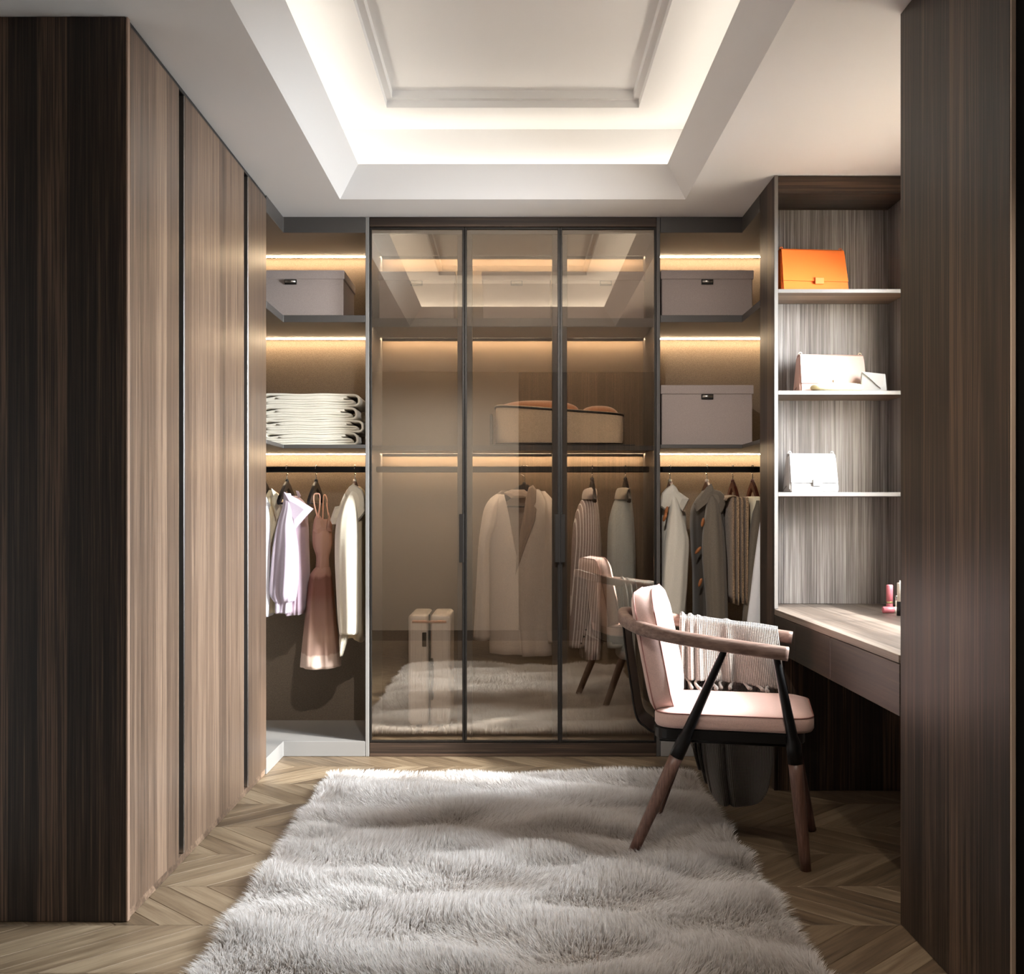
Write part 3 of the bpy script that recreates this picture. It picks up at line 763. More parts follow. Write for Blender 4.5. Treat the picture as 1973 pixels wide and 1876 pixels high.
loft('body', [(950, 1276, 1300, 5.25, .06), (970, 1271, 1316, 5.24, .12), (1020, 1270, 1320, 5.24, .15), (1080, 1270, 1322, 5.24, .16), (1205, 1268, 1318, 5.24, .17)], M_OAT, t, ph=1, nf=5, amp=.04)
loft('sleeve', [(948, 1292, 1300, 5.08, .02), (965, 1291, 1306, 5.07, .035), (985, 1289, 1312, 5.06, .05), (1020, 1284, 1322, 5.05, .055), (1045, 1281, 1327, 5.05, .06), (1083, 1278, 1326, 5.05, .06), (1144, 1275, 1323, 5.05, .055), (1205, 1273, 1317, 5.05, .05)], M_OAT, t, nf=4, amp=.04, ph=1)
flap('hood', [(1272, 975), (1275, 950), (1283, 941), (1296, 932), (1303, 938), (1308, 947), (1328, 961), (1322, 973), (1315, 986), (1303, 972), (1297, 949), (1290, 960), (1283, 985)], 5.075, .03, M_OAT, t, .012)
toggle(1284, 984, 5.03, t, 1.2); toggle(1281, 996, 5.03, t, 1.0)

hanger(1362, 'red-brown hanger with metal collar in the charcoal coat', M_HRED, ferrule=True)
t = thing('duffle_coat', 'charcoal hooded duffle coat with horn toggles, beside the tweed trousers', 'coat', (WX(1370, 5.2), 5.2, .9))
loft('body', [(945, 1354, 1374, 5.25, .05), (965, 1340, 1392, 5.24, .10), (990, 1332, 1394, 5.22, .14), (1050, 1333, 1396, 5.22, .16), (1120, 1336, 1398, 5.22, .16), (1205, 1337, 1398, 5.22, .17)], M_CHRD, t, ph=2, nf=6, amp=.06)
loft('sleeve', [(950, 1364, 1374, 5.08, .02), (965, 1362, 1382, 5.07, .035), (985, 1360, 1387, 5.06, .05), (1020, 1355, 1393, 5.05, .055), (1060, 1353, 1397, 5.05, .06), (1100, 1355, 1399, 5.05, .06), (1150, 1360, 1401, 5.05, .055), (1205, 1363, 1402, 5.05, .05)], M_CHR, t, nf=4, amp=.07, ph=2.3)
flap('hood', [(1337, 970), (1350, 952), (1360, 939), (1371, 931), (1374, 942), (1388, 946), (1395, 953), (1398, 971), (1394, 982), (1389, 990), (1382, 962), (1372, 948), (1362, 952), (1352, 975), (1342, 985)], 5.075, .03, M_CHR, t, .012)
for a, b, c in ((1354, 1006, 1.3), (1345, 1060, .6), (1349, 1122, 1.1)): toggle(a, b, 5.03, t, c)

def folded_trousers(name, label, x0, x1, ytop, ybot, mat, px, n=3, Y=5.14, yh=.16):
    t = thing(name, label, 'trousers', (WX((x0 + x1) / 2, Y), Y + .1, 1.0))
    w_ = (x1 - x0) / n
    for k in range(n):
        a = x0 + k * w_
        loft('trouser_leg', [(ytop + 2, a + 1, a + w_ - 1, Y + .1, yh * .8), (ytop + 12, a - .5, a + w_ + .5, Y + .1, yh), ((ytop + ybot) / 2, a, a + w_, Y + .1, yh), (ybot + 3 * (k % 2), a, a + w_ - .6, Y + .1, yh)], mat, t, nf=3, amp=.03, ph=k, sq=.6)
    bm = bmesh.new()
    z = WZ(ytop, Y)
    arc = [Vector((WX(x0 + (x1 - x0) * .40, Y) + WX(1, Y) * 0 + math.cos(a) * (x1 - x0) * .42 * Y / F, Y, z - .020 + math.sin(a) * .020)) for a in [PI - PI * i / 10 for i in range(11)]]
    sweep(bm, arc, .15, .008, sides=16, up=Vector((0, 0, 1)))
    for v in bm.verts: v.co.y += .1
    sub(obj('folded_waist', bm, mat, None, True), t)
    return t
M_TWD = fabric('brown_tweed', rgb(150, 124, 98), .32, 260, .6, .002)
hanger(1412, 'dark wooden hanger with tweed trousers over its bar', M_HRED, half=.17, drop=.125)
folded_trousers('tweed_trousers', 'brown tweed trousers folded over a hanger bar', 1397, 1431, 956, 1157, M_TWD, 1412, 4, Y=5.05)
hanger(1450, 'dark wooden hanger with cream trousers at the right rail end', M_HRED, half=.17, drop=.125)
t = thing('cream_trousers', 'cream trousers folded over a hanger beside the tweed pair', 'trousers', (WX(1445, 5.2), 5.2, 1.0))
loft('trouser_leg', [(957, 1436, 1454, 5.2, .14), (963, 1433, 1456, 5.2, .16), (1000, 1431, 1456, 5.2, .17), (1080, 1431, 1452, 5.2, .17), (1150, 1431, 1446, 5.2, .17)], M_IVO, t, nf=3, amp=.02, sq=.6)
t = thing('charcoal_shirt', 'grey garment tapering down at the right end of the rail', 'shirt', (WX(1452, 5.1), 5.1, 1.0))
loft('body', [(964, 1455, 1463, 5.05, .02), (1000, 1448, 1464, 5.03, .022), (1050, 1441, 1466, 5.02, .024), (1100, 1436, 1466, 5.02, .026), (1205, 1430, 1466, 5.02, .026)], M_CHR, t, nf=3, amp=.06)
t = thing('white_coat', 'white garment half hidden behind the dark end panel of the rail', 'coat', (WX(1460, 5), 4.97, 1.0))
loft('body', [(1004, 1465, 1472, 4.955, .015), (1050, 1458, 1478, 4.955, .02), (1100, 1451, 1482, 4.955, .022), (1150, 1445, 1486, 4.955, .024), (1205, 1438, 1488, 4.955, .024)], M_WHT, t, nf=3, amp=.03)

# ------------------------------------------------------------------ storage boxes
M_BOX = fabric('mauve_grey_linen_box', rgb(168, 154, 148), .06, 500, .4, .001, 0, False)
def storage_box(x0, x1, y0, y1, z0, hgt, label, lidh=.044):
    cx, cy = (x0 + x1) / 2, (y0 + y1) / 2
    t = thing('storage_box', label, 'storage box', (cx, cy, z0), 0, 'lidded fabric storage boxes')
    w_, d_ = (x1 - x0) / 2, (y1 - y0) / 2
    bm = bmesh.new(); bx(bm, -w_ + .006, w_ - .006, -d_ + .006, d_ - .006, 0.0005, hgt - .03, .003); obj('body', bm, M_BOX, t)
    bm = bmesh.new(); bx(bm, -w_, w_, -d_, d_, hgt - lidh, hgt, .003); obj('lid', bm, M_BOX, t)
    bm = bmesh.new()
    bx(bm, -.029, .029, -d_ - .001, -d_ + .005, hgt - lidh - .026, hgt - lidh - .001, .001)
    cl = obj('clasp', bm, M_GUN, t)
    bm = bmesh.new(); sweep(bm, [Vector((-.025, -d_ - .006, hgt - lidh - .012)), Vector((.025, -d_ - .006, hgt - lidh - .012))], .005, .007, 8)
    obj('clasp_bar', bm, M_ALU, cl, True)
    return t
storage_box(-1.345, -.822, 5.062, 5.425, 2.1265, .231, 'grey fabric storage box on the top shelf left of the glass wardrobe')
storage_box(-.662, -.282, 5.09, 5.425, 2.1265, .231, 'grey fabric storage box behind the first glass door')
storage_box(-.153, .190, 5.09, 5.425, 2.1265, .231, 'grey fabric storage box behind the middle glass door')
storage_box(.262, .650, 5.09, 5.425, 2.1265, .231, 'grey fabric storage box behind the third glass door')
storage_box(.722, 1.176, 5.062, 5.425, 2.1265, .231, 'grey fabric storage box on the top shelf right of the glass wardrobe')
storage_box(.722, 1.176, 5.062, 5.425, 1.5035, .294, 'taller grey fabric box on the lower shelf right of the glass wardrobe')

# ------------------------------------------------------------------ folded cream blankets
M_FLC = fabric('cream_fleece', rgb(224, 216, 200), .02, 500, .5, .002, .4)
def blanket(x0, x1, z0, h, label, kind, seed):
    rr = random.Random(seed)
    t = thing('folded_blanket', label, 'blanket', ((x0 + x1) / 2, 5.22, z0), 0, 'folded blankets stacked on the left shelf')
    W_ = (x1 - x0) / 2; th = h / 5.6
    def ribbon(pts, name, tk):
        P = catmull([Vector((a, 0, b)) for a, b in pts], 7)
        bm = bmesh.new(); A = []; B = []
        ys = [-.155, -.152, -.08, 0, .08, .15]
        for i, p in enumerate(P):
            tn = (P[min(i + 1, len(P) - 1)] - P[max(i - 1, 0)]).normalized(); nn = Vector((-tn.z, 0, tn.x))
            wob = lambda y: .0015 * math.sin(p.x * 30 + y * 20 + seed)
            A.append([bm.verts.new((p.x + nn.x * tk * (.5 if y != -.155 else .25) + rr.uniform(-.0006, .0006), y, p.z + nn.z * tk * (.5 if y != -.155 else .25) + wob(y))) for y in ys])
            B.append([bm.verts.new((p.x - nn.x * tk * (.5 if y != -.155 else .25), y, p.z - nn.z * tk * (.5 if y != -.155 else .25) + wob(y))) for y in ys])
        n = len(P); m = len(ys)
        for i in range(n - 1):
            for k in range(m - 1):
                bm.faces.new([A[i][k], A[i][k + 1], A[i + 1][k + 1], A[i + 1][k]]); bm.faces.new([B[i][k + 1], B[i][k], B[i + 1][k], B[i + 1][k + 1]])
            bm.faces.new([A[i][0], A[i + 1][0], B[i + 1][0], B[i][0]]); bm.faces.new([A[i][-1], B[i][-1], B[i + 1][-1], A[i + 1][-1]])
        bm.faces.new(A[0] + B[0][::-1]); bm.faces.new((A[-1] + B[-1][::-1])[::-1])
        bmesh.ops.recalc_face_normals(bm, faces=list(bm.faces))
        obj(name, bm, M_FLC, t, True)
    tk = th * .93
    rx = W_ - rr.uniform(0, .03); lx = -W_ + (.03 if kind == 0 else .0)
    # outer wrap: bottom layer, round the right end, top layer ending in a fat teardrop loop at the left
    ribbon([(lx - .02, th * .5), (0, th * .52), (rx - .03, th * .5), (rx + .004, th * 1.2), (rx + .008, th * 2.7), (rx, h - th * 1.3), (rx - .035, h - th * .5), (0, h - th * .5), (lx + .07, h - th * .45),
            (lx + .02, h - th * .35), (lx - .004, h - th * 1.2), (lx + .012, h - th * 2.3), (lx + .05, h - th * 2.0), (lx + .10, h - th * 1.55), (.0, h - th * 1.5), (rx - .05, h - th * 1.5)], 'outer_fold', tk)
    ribbon([(lx + .0, th * 1.55), (0, th * 1.55), (rx - .05, th * 1.5), (rx - .022, th * 2.1), (rx - .05, th * 2.6), (0, th * 2.55), (lx - .03, th * 2.5)], 'inner_fold', tk)
    ribbon([(lx + .06, th * 3.5), (0, th * 3.5), (rx - .07, th * 3.5)], 'inner_fold', tk * .9)
    return t
bz = 1.5035
for k, (x0, x1, h) in enumerate(((-1.235, -.742, .064), (-1.215, -.738, .062), (-1.25, -.744, .064), (-1.22, -.752, .064))):
    blanket(x0, x1, bz, h, ['cream fleece blanket at the bottom of the folded stack', 'second cream fleece blanket from the bottom of the stack', 'third cream fleece blanket from the bottom of the stack', 'topmost cream fleece blanket of the folded stack'][k], k % 2, k)
    bz += h - .0005

# ------------------------------------------------------------------ cushioned basket behind the glass
M_BSK = fabric('sand_canvas', rgb(224, 204, 178), .10, 420, .6, .0015)
M_CUSH = fabric('tan_velvet', rgb(168, 116, 82), .05, 600, .4, .002, .5)
bxc = (WX(1077, 5.22))
t = thing('fabric_basket', 'sand canvas basket with dark rim piping on the shelf behind glass', 'basket', (bxc, 5.22, 1.5035))
t2 = thing('tray', 'flat black tray under the canvas basket', 'tray', (bxc, 5.22, 1.5035))
cbox(t2, 'base', bxc - .345, bxc + .37, 5.10, 5.40, 1.5035, 1.511, M_BLACK, .002)
cbox(t2, 'raised_end', bxc - .345, bxc - .332, 5.10, 5.40, 1.5115, 1.66, M_BLACK, .003)
t.location.z = 1.512
bm = bmesh.new(); rings = []
hwx, hwy = .318, .125
def sup(th, e=.42):
    c, s = math.cos(th), math.sin(th)
    return math.copysign(abs(c) ** e, c), math.copysign(abs(s) ** e, s)
for fz, fr in ((0, .945), (.03, .972), (.08, .99), (.16, 1), (.9, 1), (1.0, .985), (1.0, .95), (.8, .94)):
    ring = []
    for k in range(64):
        c, s = sup(2 * PI * k / 64); x = hwx * c * fr; hh = .198 - .045 * (x + hwx) / (2 * hwx)
        ring.append(bm.verts.new((x, hwy * s * fr, fz * hh)))
    rings.append(ring)
for i in range(len(rings) - 1):
    for k in range(64): bm.faces.new([rings[i][k], rings[i][(k + 1) % 64], rings[i + 1][(k + 1) % 64], rings[i + 1][k]])
bm.faces.new(rings[0][::-1]); bm.faces.new(rings[-1])
obj('body', bm, M_BSK, t, True)
for fz, rad, nm in ((.955, .006, 'rim_piping'), (.02, .0035, 'base_piping')):
    bm = bmesh.new(); path = []
    for k in range(65):
        c, s = sup(2 * PI * k / 64); x = hwx * c; path.append(Vector((x * 1.003, hwy * s * 1.01, fz * (.198 - .045 * (x + hwx) / (2 * hwx)))))
    sweep(bm, path, rad, sides=6, caps=False); obj(nm, bm, M_BLACK, t, True)
for (cx_, hw_, top, lab) in ((-.105, .205, .225, 'plump tan velvet cushion at the taller end of the canvas basket'), (.20, .098, .198, 'small tan velvet cushion at the lower end of the canvas basket')):
    bm = bmesh.new(); bmesh.ops.create_uvsphere(bm, u_segments=32, v_segments=16, radius=1)
    for v in bm.verts:
        x, y, z = v.co; v.co = Vector((hw_ * math.copysign(abs(x) ** .8, x), .105 * math.copysign(abs(y) ** .8, y), .05 * z))
    o = obj('cushion', bm, M_CUSH, None, True); o.location = (bxc + cx_, 5.22, 1.512 + top - .05); tag(o, lab, 'cushion')

# ------------------------------------------------------------------ suitcase
M_CASE = plain('pearl_polycarbonate', rgb(226, 218, 210), .3)
sx = (WX(787, 5.13) + WX(868, 5.13)) / 2
t = thing('suitcase', 'pearl white hard-shell suitcase standing end-on behind the first glass door', 'suitcase', (sx, 5.28, .0745))
for s in (-1, 1):
    bm = bmesh.new(); a, b = sorted((s * .004, s * .105)); bx(bm, a, b, -.16, .16, .05, .60, .022, seg=3)
    sh = obj('shell_half', bm, M_CASE, t)
    for gx in (.035, .065, .09):
        bm = bmesh.new(); bx(bm, s * gx - .003, s * gx + .003, -.1615, .1615, .085, .565, .001); obj('rib', bm, M_CASE, sh)
bm = bmesh.new(); bx(bm, -.0035, .0035, -.1585, .1585, .052, .598, .001); obj('zip_seam', bm, M_BLACK, t)
bm = bmesh.new(); bx(bm, -.085, .085, -.1635, -.1602, .556, .568, .001); obj('trim_band', bm, plain('rose_gold_trim', rgb(200, 150, 120), .25, 1.0), t)
bm = bmesh.new(); bx(bm, -.040, .040, -.15, .10, .018, .0495, .008, seg=2); obj('base_block', bm, M_CASE, t)
bm = bmesh.new(); sweep(bm, catmull([Vector(p) for p in ((.012, -.161, .18), (.016, -.185, .20), (.016, -.192, .28), (.016, -.185, .36), (.012, -.161, .38))], 5), .007, .005, 8); obj('side_handle', bm, M_BLACK, t, True)
bm = bmesh.new(); bx(bm, -.035, -.014, -.166, -.1602, .44, .51, .002); obj('lock', bm, M_GUN, t)
for xx in (-.08, .08):
    for yy in (-.13, .13):
        bm = bmesh.new(); lathe(bm, [(.010, -.007), (.017, -.006), (.017, .006), (.010, .007)], 0, 0, 14, Matrix.Translation((xx, yy, .018)) @ Matrix.Rotation(PI / 2, 4, 'Y'))
        wh = obj('wheel', bm, M_ALU, t, True)
        bm = bmesh.new(); bx(bm, xx - .011, xx + .011, yy - .010, yy + .010, .0355, .0495, .002); obj('wheel_fork', bm, M_CASE, wh)

# ------------------------------------------------------------------ handbags
def handbag(px0, px1, py_top, py_bot, mat, label, Yb=4.47, rot=0.0, clasp=None, depth=.10, gr=None):
    """structured flap bag: wedge body, flap, clasp, side gussets, strap loops"""
    zb = WZ(py_bot, 4.386)
    Yf = Yb - depth / 2
    w_ = (px1 - px0) * Yf / F / 2; h = (py_bot - py_top) * Yf / F + .002
    cx_ = WX((px0 + px1) / 2, Yf)
    t = thing('handbag', label, 'handbag', (cx_, Yb, zb + .0005), rot)
    db, dtp = depth / 2, depth * .16
    # body
    bm = bmesh.new()
    prism(bm, [(-db, 0), (db, 0), (dtp + .004, h * .96), (-dtp, h * .96)], 'x', -w_, w_)
    for v in bm.verts:
        if v.co.z > h * .5: v.co.x *= .965
    bmesh.ops.bevel(bm, geom=list(bm.edges), offset=.005, segments=3, affect='EDGES')
    obj('body', bm, mat, t, False)
    # flap: over the top and down the front to 3/4
    bm = bmesh.new(); fl = .24
    yb_ = lambda z: -(db + (dtp - db) * z / (h * .96))
    prism(bm, [(yb_(h * fl) - .0005, h * fl), (yb_(h * fl) - .0075, h * fl + .001), (-dtp - .004, h - .006), (-dtp + .004, h), (dtp, h), (dtp + .006, h - .01), (dtp + .0045, h * .93), (-dtp - .0002, h * .962)], 'x', -w_ * .985, w_ * .985)
    for v in bm.verts:
        if v.co.z > h * .5: v.co.x *= .97
    bmesh.ops.bevel(bm, geom=list(bm.edges), offset=.001, segments=1, affect='EDGES')
    obj('flap', bm, mat, t)
    bm = bmesh.new(); yc_ = yb_(h * fl) - .0082
    bx(bm, w_ * .1 - .020, w_ * .1 + .020, yc_ - .004, yc_ + .003, h * fl - .013, h * fl + .016, .002)
    obj('clasp', bm, clasp or mat, t)
    for s in (-1, 1):
        bm = bmesh.new()
        prism(bm, [(-db * .8, .012), (0, .03), (db * .8, .012), (dtp, h * .9), (-dtp, h * .9)], 'x', s * w_ * 1.0, s * (w_ * 1.0 + .003))
        for v in bm.verts:
            if v.co.z > h * .5: v.co.x *= .965
        obj('gusset', bm, mat, t)
        bm = bmesh.new(); c = Vector((s * (w_ * .93 - .004), 0, h + .003)); pth = [c + Vector((math.cos(a) * .007, 0, math.sin(a) * .007)) for a in [2 * PI * i / 10 for i in range(11)]]
        sweep(bm, pth, .0022, sides=6, caps=False); obj('strap_ring', bm, clasp or mat, t, True)
    return t
M_OR = plain('orange_leather', rgb(232, 112, 40), .42, bump=(500, .3, .0006))
M_PK = plain('blush_leather', rgb(200, 166, 154), .42, bump=(500, .3, .0006))
M_WH = plain('white_leather', rgb(178, 177, 176), .40, bump=(500, .3, .0006))
handbag(1504, 1636, 471, 557, M_OR, 'orange leather flap handbag on the top shelf', Yb=4.50, rot=.10, depth=.12)
handbag(1540, 1672, 676, 752, M_PK, 'blush pink leather flap handbag on the middle shelf', Yb=4.54, rot=.08, clasp=plain('pale_gold_clasp', rgb(240, 228, 205), .3, .3))
handbag(1521, 1616, 873, 948, M_WH, 'white leather flap handbag on the lowest shelf', Yb=4.50, rot=.08, depth=.10)
# knitted pouch lying in front of the pink bag
bm = bmesh.new(); bmesh.ops.create_uvsphere(bm, u_segments=32, v_segments=14, radius=1)
for v in bm.verts:
    x, y, z = v.co; v.co = Vector((.112 * math.copysign(abs(x) ** .7, x), .045 * math.copysign(abs(y) ** .8, y), .019 * math.copysign(abs(z) ** .7, z)))
o = obj('pouch', bm, fabric('cream_boucle', rgb(232, 222, 176), .08, 300, 1, .002), None, True)
o.location = (WX(1612, 4.44), 4.438, 1.6905 + .0192); tag(o, 'flat cream knitted pouch lying in front of the pink handbag', 'pouch')
# pale envelope clutch
t = thing('clutch_bag', 'small pale grey envelope clutch leaning beside the pink handbag', 'clutch bag', (WX(1684, 4.45), 4.45, 1.691), -.35)
bm = bmesh.new(); prism(bm, [(-.055, 0), (.052, 0), (.046, .072), (-.052, .088)], 'y', -.018, .018)
bmesh.ops.bevel(bm, geom=list(bm.edges), offset=.004, segments=2, affect='EDGES'); obj('body', bm, M_WH, t)
bm = bmesh.new(); prism(bm, [(-.052, .089), (.046, .073), (.040, .03), (.028, .012), (.012, .028), (-.02, .06)], 'y', -.0225, -.0185)
bmesh.ops.bevel(bm, geom=list(bm.edges), offset=.001, segments=1, affect='EDGES'); obj('flap', bm, M_WH, t)

# ------------------------------------------------------------------ cosmetics on the desk
M_PINKP = plain('pink_plastic', rgb(226, 130, 140), .25)
M_GOLD = plain('pale_gold_band', rgb(230, 210, 160), .25, .7)
def on_desk(px, Y): return (WX(px, Y), Y, DT + .0005)
x, y, z = on_desk(1714, 4.30)
t = thing('lip_gloss', 'pink lip gloss tube standing upright on the desk', 'lip gloss', (x, y, z))
bm = bmesh.new(); lathe(bm, [(.012, 0), (.013, .001), (.013, .030), (.012, .031)], 0, 0); obj('base', bm, M_PINKP, t, True)
bm = bmesh.new(); lathe(bm, [(.0128, .0312), (.0133, .0315), (.0133, .039), (.0128, .0393)], 0, 0); obj('band', bm, M_GOLD, t, True)
bm = bmesh.new(); lathe(bm, [(.0128, .0394), (.0133, .040), (.0133, .105), (.011, .108)], 0, 0); obj('cap', bm, M_PINKP, t, True)
x, y, z = on_desk(1712, 4.20)
t = thing('lip_gloss', 'pink lip gloss tube lying on its side in front of the standing one', 'lip gloss', (x, y, z + .0135), 0)
Mr = Matrix.Rotation(PI / 2, 4, 'Y')
bm = bmesh.new(); lathe(bm, [(.011, -.024), (.013, -.022), (.013, .020), (.012, .021)], 0, 0, 20, Mr); obj('base', bm, M_PINKP, t, True)
bm = bmesh.new(); lathe(bm, [(.0115, .0212), (.0125, .022), (.0125, .031), (.011, .032)], 0, 0, 20, Mr); obj('cap', bm, plain('ivory_plastic', rgb(236, 228, 214), .3), t, True)
x, y, z = on_desk(1733, 4.10)
t = thing('foundation_bottle', 'cosmetic bottle with black base and cream top at the cabinet edge', 'cosmetic bottle', (x + .004, y, z))
bm = bmesh.new(); lathe(bm, [(.013, 0), (.0142, .001), (.0142, .055), (.013, .0555)], 0, 0); obj('base', bm, M_BLACK, t, True)
bm = bmesh.new(); lathe(bm, [(.0125, .056), (.0135, .057), (.0135, .128), (.012, .130), (.005, .131), (.005, .139)], 0, 0); obj('cap', bm, bpy.data.materials['ivory_plastic'], t, True)
x, y, z = on_desk(1727, 4.26)
t = thing('mascara', 'slim white cosmetic tube between the lip gloss and the black bottle', 'cosmetic tube', (x, y, z))
bm = bmesh.new(); lathe(bm, [(.004, 0), (.005, .001), (.005, .045), (.004, .046)], 0, 0, 14); obj('tube', bm, bpy.data.materials['ivory_plastic'], t, True)
bm = bmesh.new(); lathe(bm, [(.004, .0462), (.0045, .047), (.0045, .066), (.003, .067)], 0, 0, 14); obj('cap', bm, M_CHROME, t, True)

# ------------------------------------------------------------------ armchair
M_WAL = veneer('walnut_armchair', 'z', rgb(66, 44, 36), rgb(98, 70, 60), rgb(126, 96, 84), .38, .5)
M_WALR = veneer('walnut_rail', 'x', rgb(84, 62, 54), rgb(118, 94, 84), rgb(146, 122, 110), .38, .5)
M_PINKF = fabric('blush_upholstery', rgb(208, 176, 166), .05, 500, .4, .0012, .3)
M_PINKS = fabric('rose_upholstery_side', rgb(200, 146, 132), .05, 500, .4, .0012, .3)
M_PIPE = plain('rose_piping', rgb(150, 104, 96), .8)
CO = Vector((.752, 3.667, 0)); CA = -math.radians(13)
ch = thing('armchair', 'blush upholstered armchair with curved walnut rail and black metal frame', 'chair', tuple(CO), CA)
# local frame: +x towards the desk, -y towards the camera
rail = [(.205, -.245, .715), (.10, -.254, .728), (-.03, -.258, .744), (-.16, -.252, .762), (-.26, -.222, .780), (-.325, -.15, .796), (-.354, -.07, .806), (-.36, 0, .810)]
rail = rail + [(a, -b, c) for a, b, c in rail[-2::-1]]
rail[-1] = (.236, .245, .711)
RAIL = catmull([Vector(p) for p in rail], 8)
bm = bmesh.new(); sweep(bm, RAIL, .019, .0235, sides=16, p=.6)
bmesh.ops.bevel(bm, geom=[e for e in bm.edges if e.calc_face_angle(0) > 1.2], offset=.004, segments=2, affect='EDGES')
obj('arm_rail', bm, M_WALR, ch, True)
def rail_at(u, s):   # point of the rail with local x = u on side s
    best = min((p for p in RAIL if p.y * s > 0), key=lambda p: abs(p.x - u)); return best.copy()
LEGS = {}
def wl(x, y, z):
    p = Matrix.Rotation(-CA, 3, 'Z') @ (Vector((x, y, 0)) - CO); return (p.x, p.y, z)
FEET = {(-1, 'rear'): wl(.400, 3.512, .012), (-1, 'front'): wl(.963, 3.409, .001), (1, 'front'): wl(1.104, 3.837, .001), (1, 'rear'): wl(.536, 3.925, .012)}
for s in (-1, 1):
    for nm, foot, knee, utop in (('rear', (-.285, s * .232, .012), (-.125, s * .232, .43), .0), ('front', (.275, s * .232, .001), (.222, s * .235, .43), .165)):
        foot, knee = Vector(FEET[(s, nm)]), Vector(knee); top = rail_at(utop, s) - Vector((0, 0, .014))
        sp_ = knee.lerp(foot, .18)
        lg = bmesh.new(); sweep(lg, [knee.lerp(foot, .16 + .84 * k / 6) for k in range(7)], lambda f: .0235 - .006 * f, sides=16)
        leg = obj('leg', lg, M_WAL, ch, True)
        bm = bmesh.new(); sweep(bm, [knee.lerp(foot, .17), knee.lerp(foot, .02), knee, knee.lerp(top, .05), knee.lerp(top, .5), knee.lerp(top, .95), top], lambda f: (.0245, .0242, .021, .0180, .0155, .012, .010)[min(6, int(round(f * 6)))], sides=14)
        obj('leg_tube', bm, M_BLKM, ch, True)
        LEGS[(s, nm)] = knee
# seat frame
def rrect(x0, x1, y0, y1, r, n=6):
    P = []
    for cx_, cy_, a0 in ((x1 - r, y1 - r, 0), (x0 + r, y1 - r, PI / 2), (x0 + r, y0 + r, PI), (x1 - r, y0 + r, 3 * PI / 2)):
        for k in range(n + 1):
            a = a0 + PI / 2 * k / n; P.append((cx_ + r * math.cos(a), cy_ + r * math.sin(a)))
    return P
bm = bmesh.new(); prism(bm, rrect(-.235, .262, -.215, .215, .06), 'z', .412, .447)
bmesh.ops.bevel(bm, geom=list(bm.edges), offset=.002, segments=1, affect='EDGES')
obj('seat_frame', bm, M_BLKM, ch)
# seat cushion
def cushion(name, P, prof, mats, M, parent):
    """outline P (2D) stacked by prof (inset, height); the upper face gets mats[0], the edge mats[1]"""
    bm = bmesh.new(); c = Vector((sum(p[0] for p in P) / len(P), sum(p[1] for p in P) / len(P)))
    hx = max(abs(p[0] - c.x) for p in P); hy = max(abs(p[1] - c.y) for p in P); rings = []
    for ins, z in prof:
        rings.append([bm.verts.new(M @ Vector((c.x + (p[0] - c.x) * (1 - ins / hx), c.y + (p[1] - c.y) * (1 - ins / hy), z))) for p in P])
    n = len(P)
    for i in range(len(rings) - 1):
        for k in range(n):
            f = bm.faces.new([rings[i][k], rings[i][(k + 1) % n], rings[i + 1][(k + 1) % n], rings[i + 1][k]]); f.material_index = 0 if prof[i][2:] else 0
    bm.faces.new(rings[0][::-1]); bm.faces.new(rings[-1])
    bmesh.ops.recalc_face_normals(bm, faces=list(bm.faces))
    return obj(name, bm, mats[0], parent, True)
SP_ = rrect(-.235, .292, -.225, .225, .07, 8)
I4 = Matrix.Identity(4)
cu = cushion('seat_cushion', SP_, [(.02, .447), (.006, .451), (0, .462), (0, .492), (.004, .500), (.010, .505), (.03, .512), (.08, .519), (.15, .522)], [M_PINKF], I4, ch)
bm = bmesh.new(); pp = [Vector((a * 1.0, b, .5005)) for a, b in SP_]; pp = [Vector((.0285 + (p.x - .0285) * .992, p.y * .99, p.z)) for p in pp]; sweep(bm, pp + [pp[0]], .0022, sides=6, caps=False)
obj('piping', bm, M_PIPE, cu, True)
# back cushion: stands on the seat, leaning back
Mb = Matrix.Translation((-.190, 0, .500)) @ Matrix.Rotation(math.radians(-11), 4, 'Y') @ Matrix(((0, 0, 1, 0), (1, 0, 0, 0), (0, 1, 0, 0), (0, 0, 0, 1)))
BP = rrect(-.205, .205, 0.0, .412, .075, 8)
bc = cushion('back_cushion', BP, [(.05, -.058), (.02, -.054), (.004, -.046), (0, -.036), (0, .018), (.004, .028), (.02, .040), (.06, .050), (.12, .055)], [M_PINKF], Mb, ch)
for zz in (-.040, .023):
    bm = bmesh.new(); pp = [Mb @ Vector((a * 1.003, .206 + (b - .206) * 1.003, zz)) for a, b in BP]; sweep(bm, pp + [pp[0]], .0022, sides=6, caps=False)
    obj('piping', bm, M_PIPE, bc, True)
# one bent black plate carrying the back
pth = catmull([Vector(p) for p in ((-.352, 0, .795), (-.342, 0, .70), (-.322, 0, .56), (-.304, 0, .46), (-.272, 0, .425), (-.23, 0, .406), (-.12, 0, .404), (.0, 0, .404))], 6)
bm = bmesh.new(); rings = []
for i, p in enumerate(pth):
    tn = (pth[min(i + 1, len(pth) - 1)] - pth[max(i - 1, 0)]).normalized(); nn = Vector((-tn.z, 0, tn.x))
    rings.append([bm.verts.new(p + Vector((0, a, 0)) + nn * b) for a, b in ((-.095, -.004), (-.098, 0), (-.095, .004), (.095, .004), (.098, 0), (.095, -.004))])
for i in range(len(rings) - 1):
    for k in range(6): bm.faces.new([rings[i][k], rings[i][(k + 1) % 6], rings[i + 1][(k + 1) % 6], rings[i + 1][k]])
bm.faces.new(rings[0][::-1]); bm.faces.new(rings[-1]); bmesh.ops.recalc_face_normals(bm, faces=list(bm.faces))
obj('back_plate', bm, M_BLKM, ch)
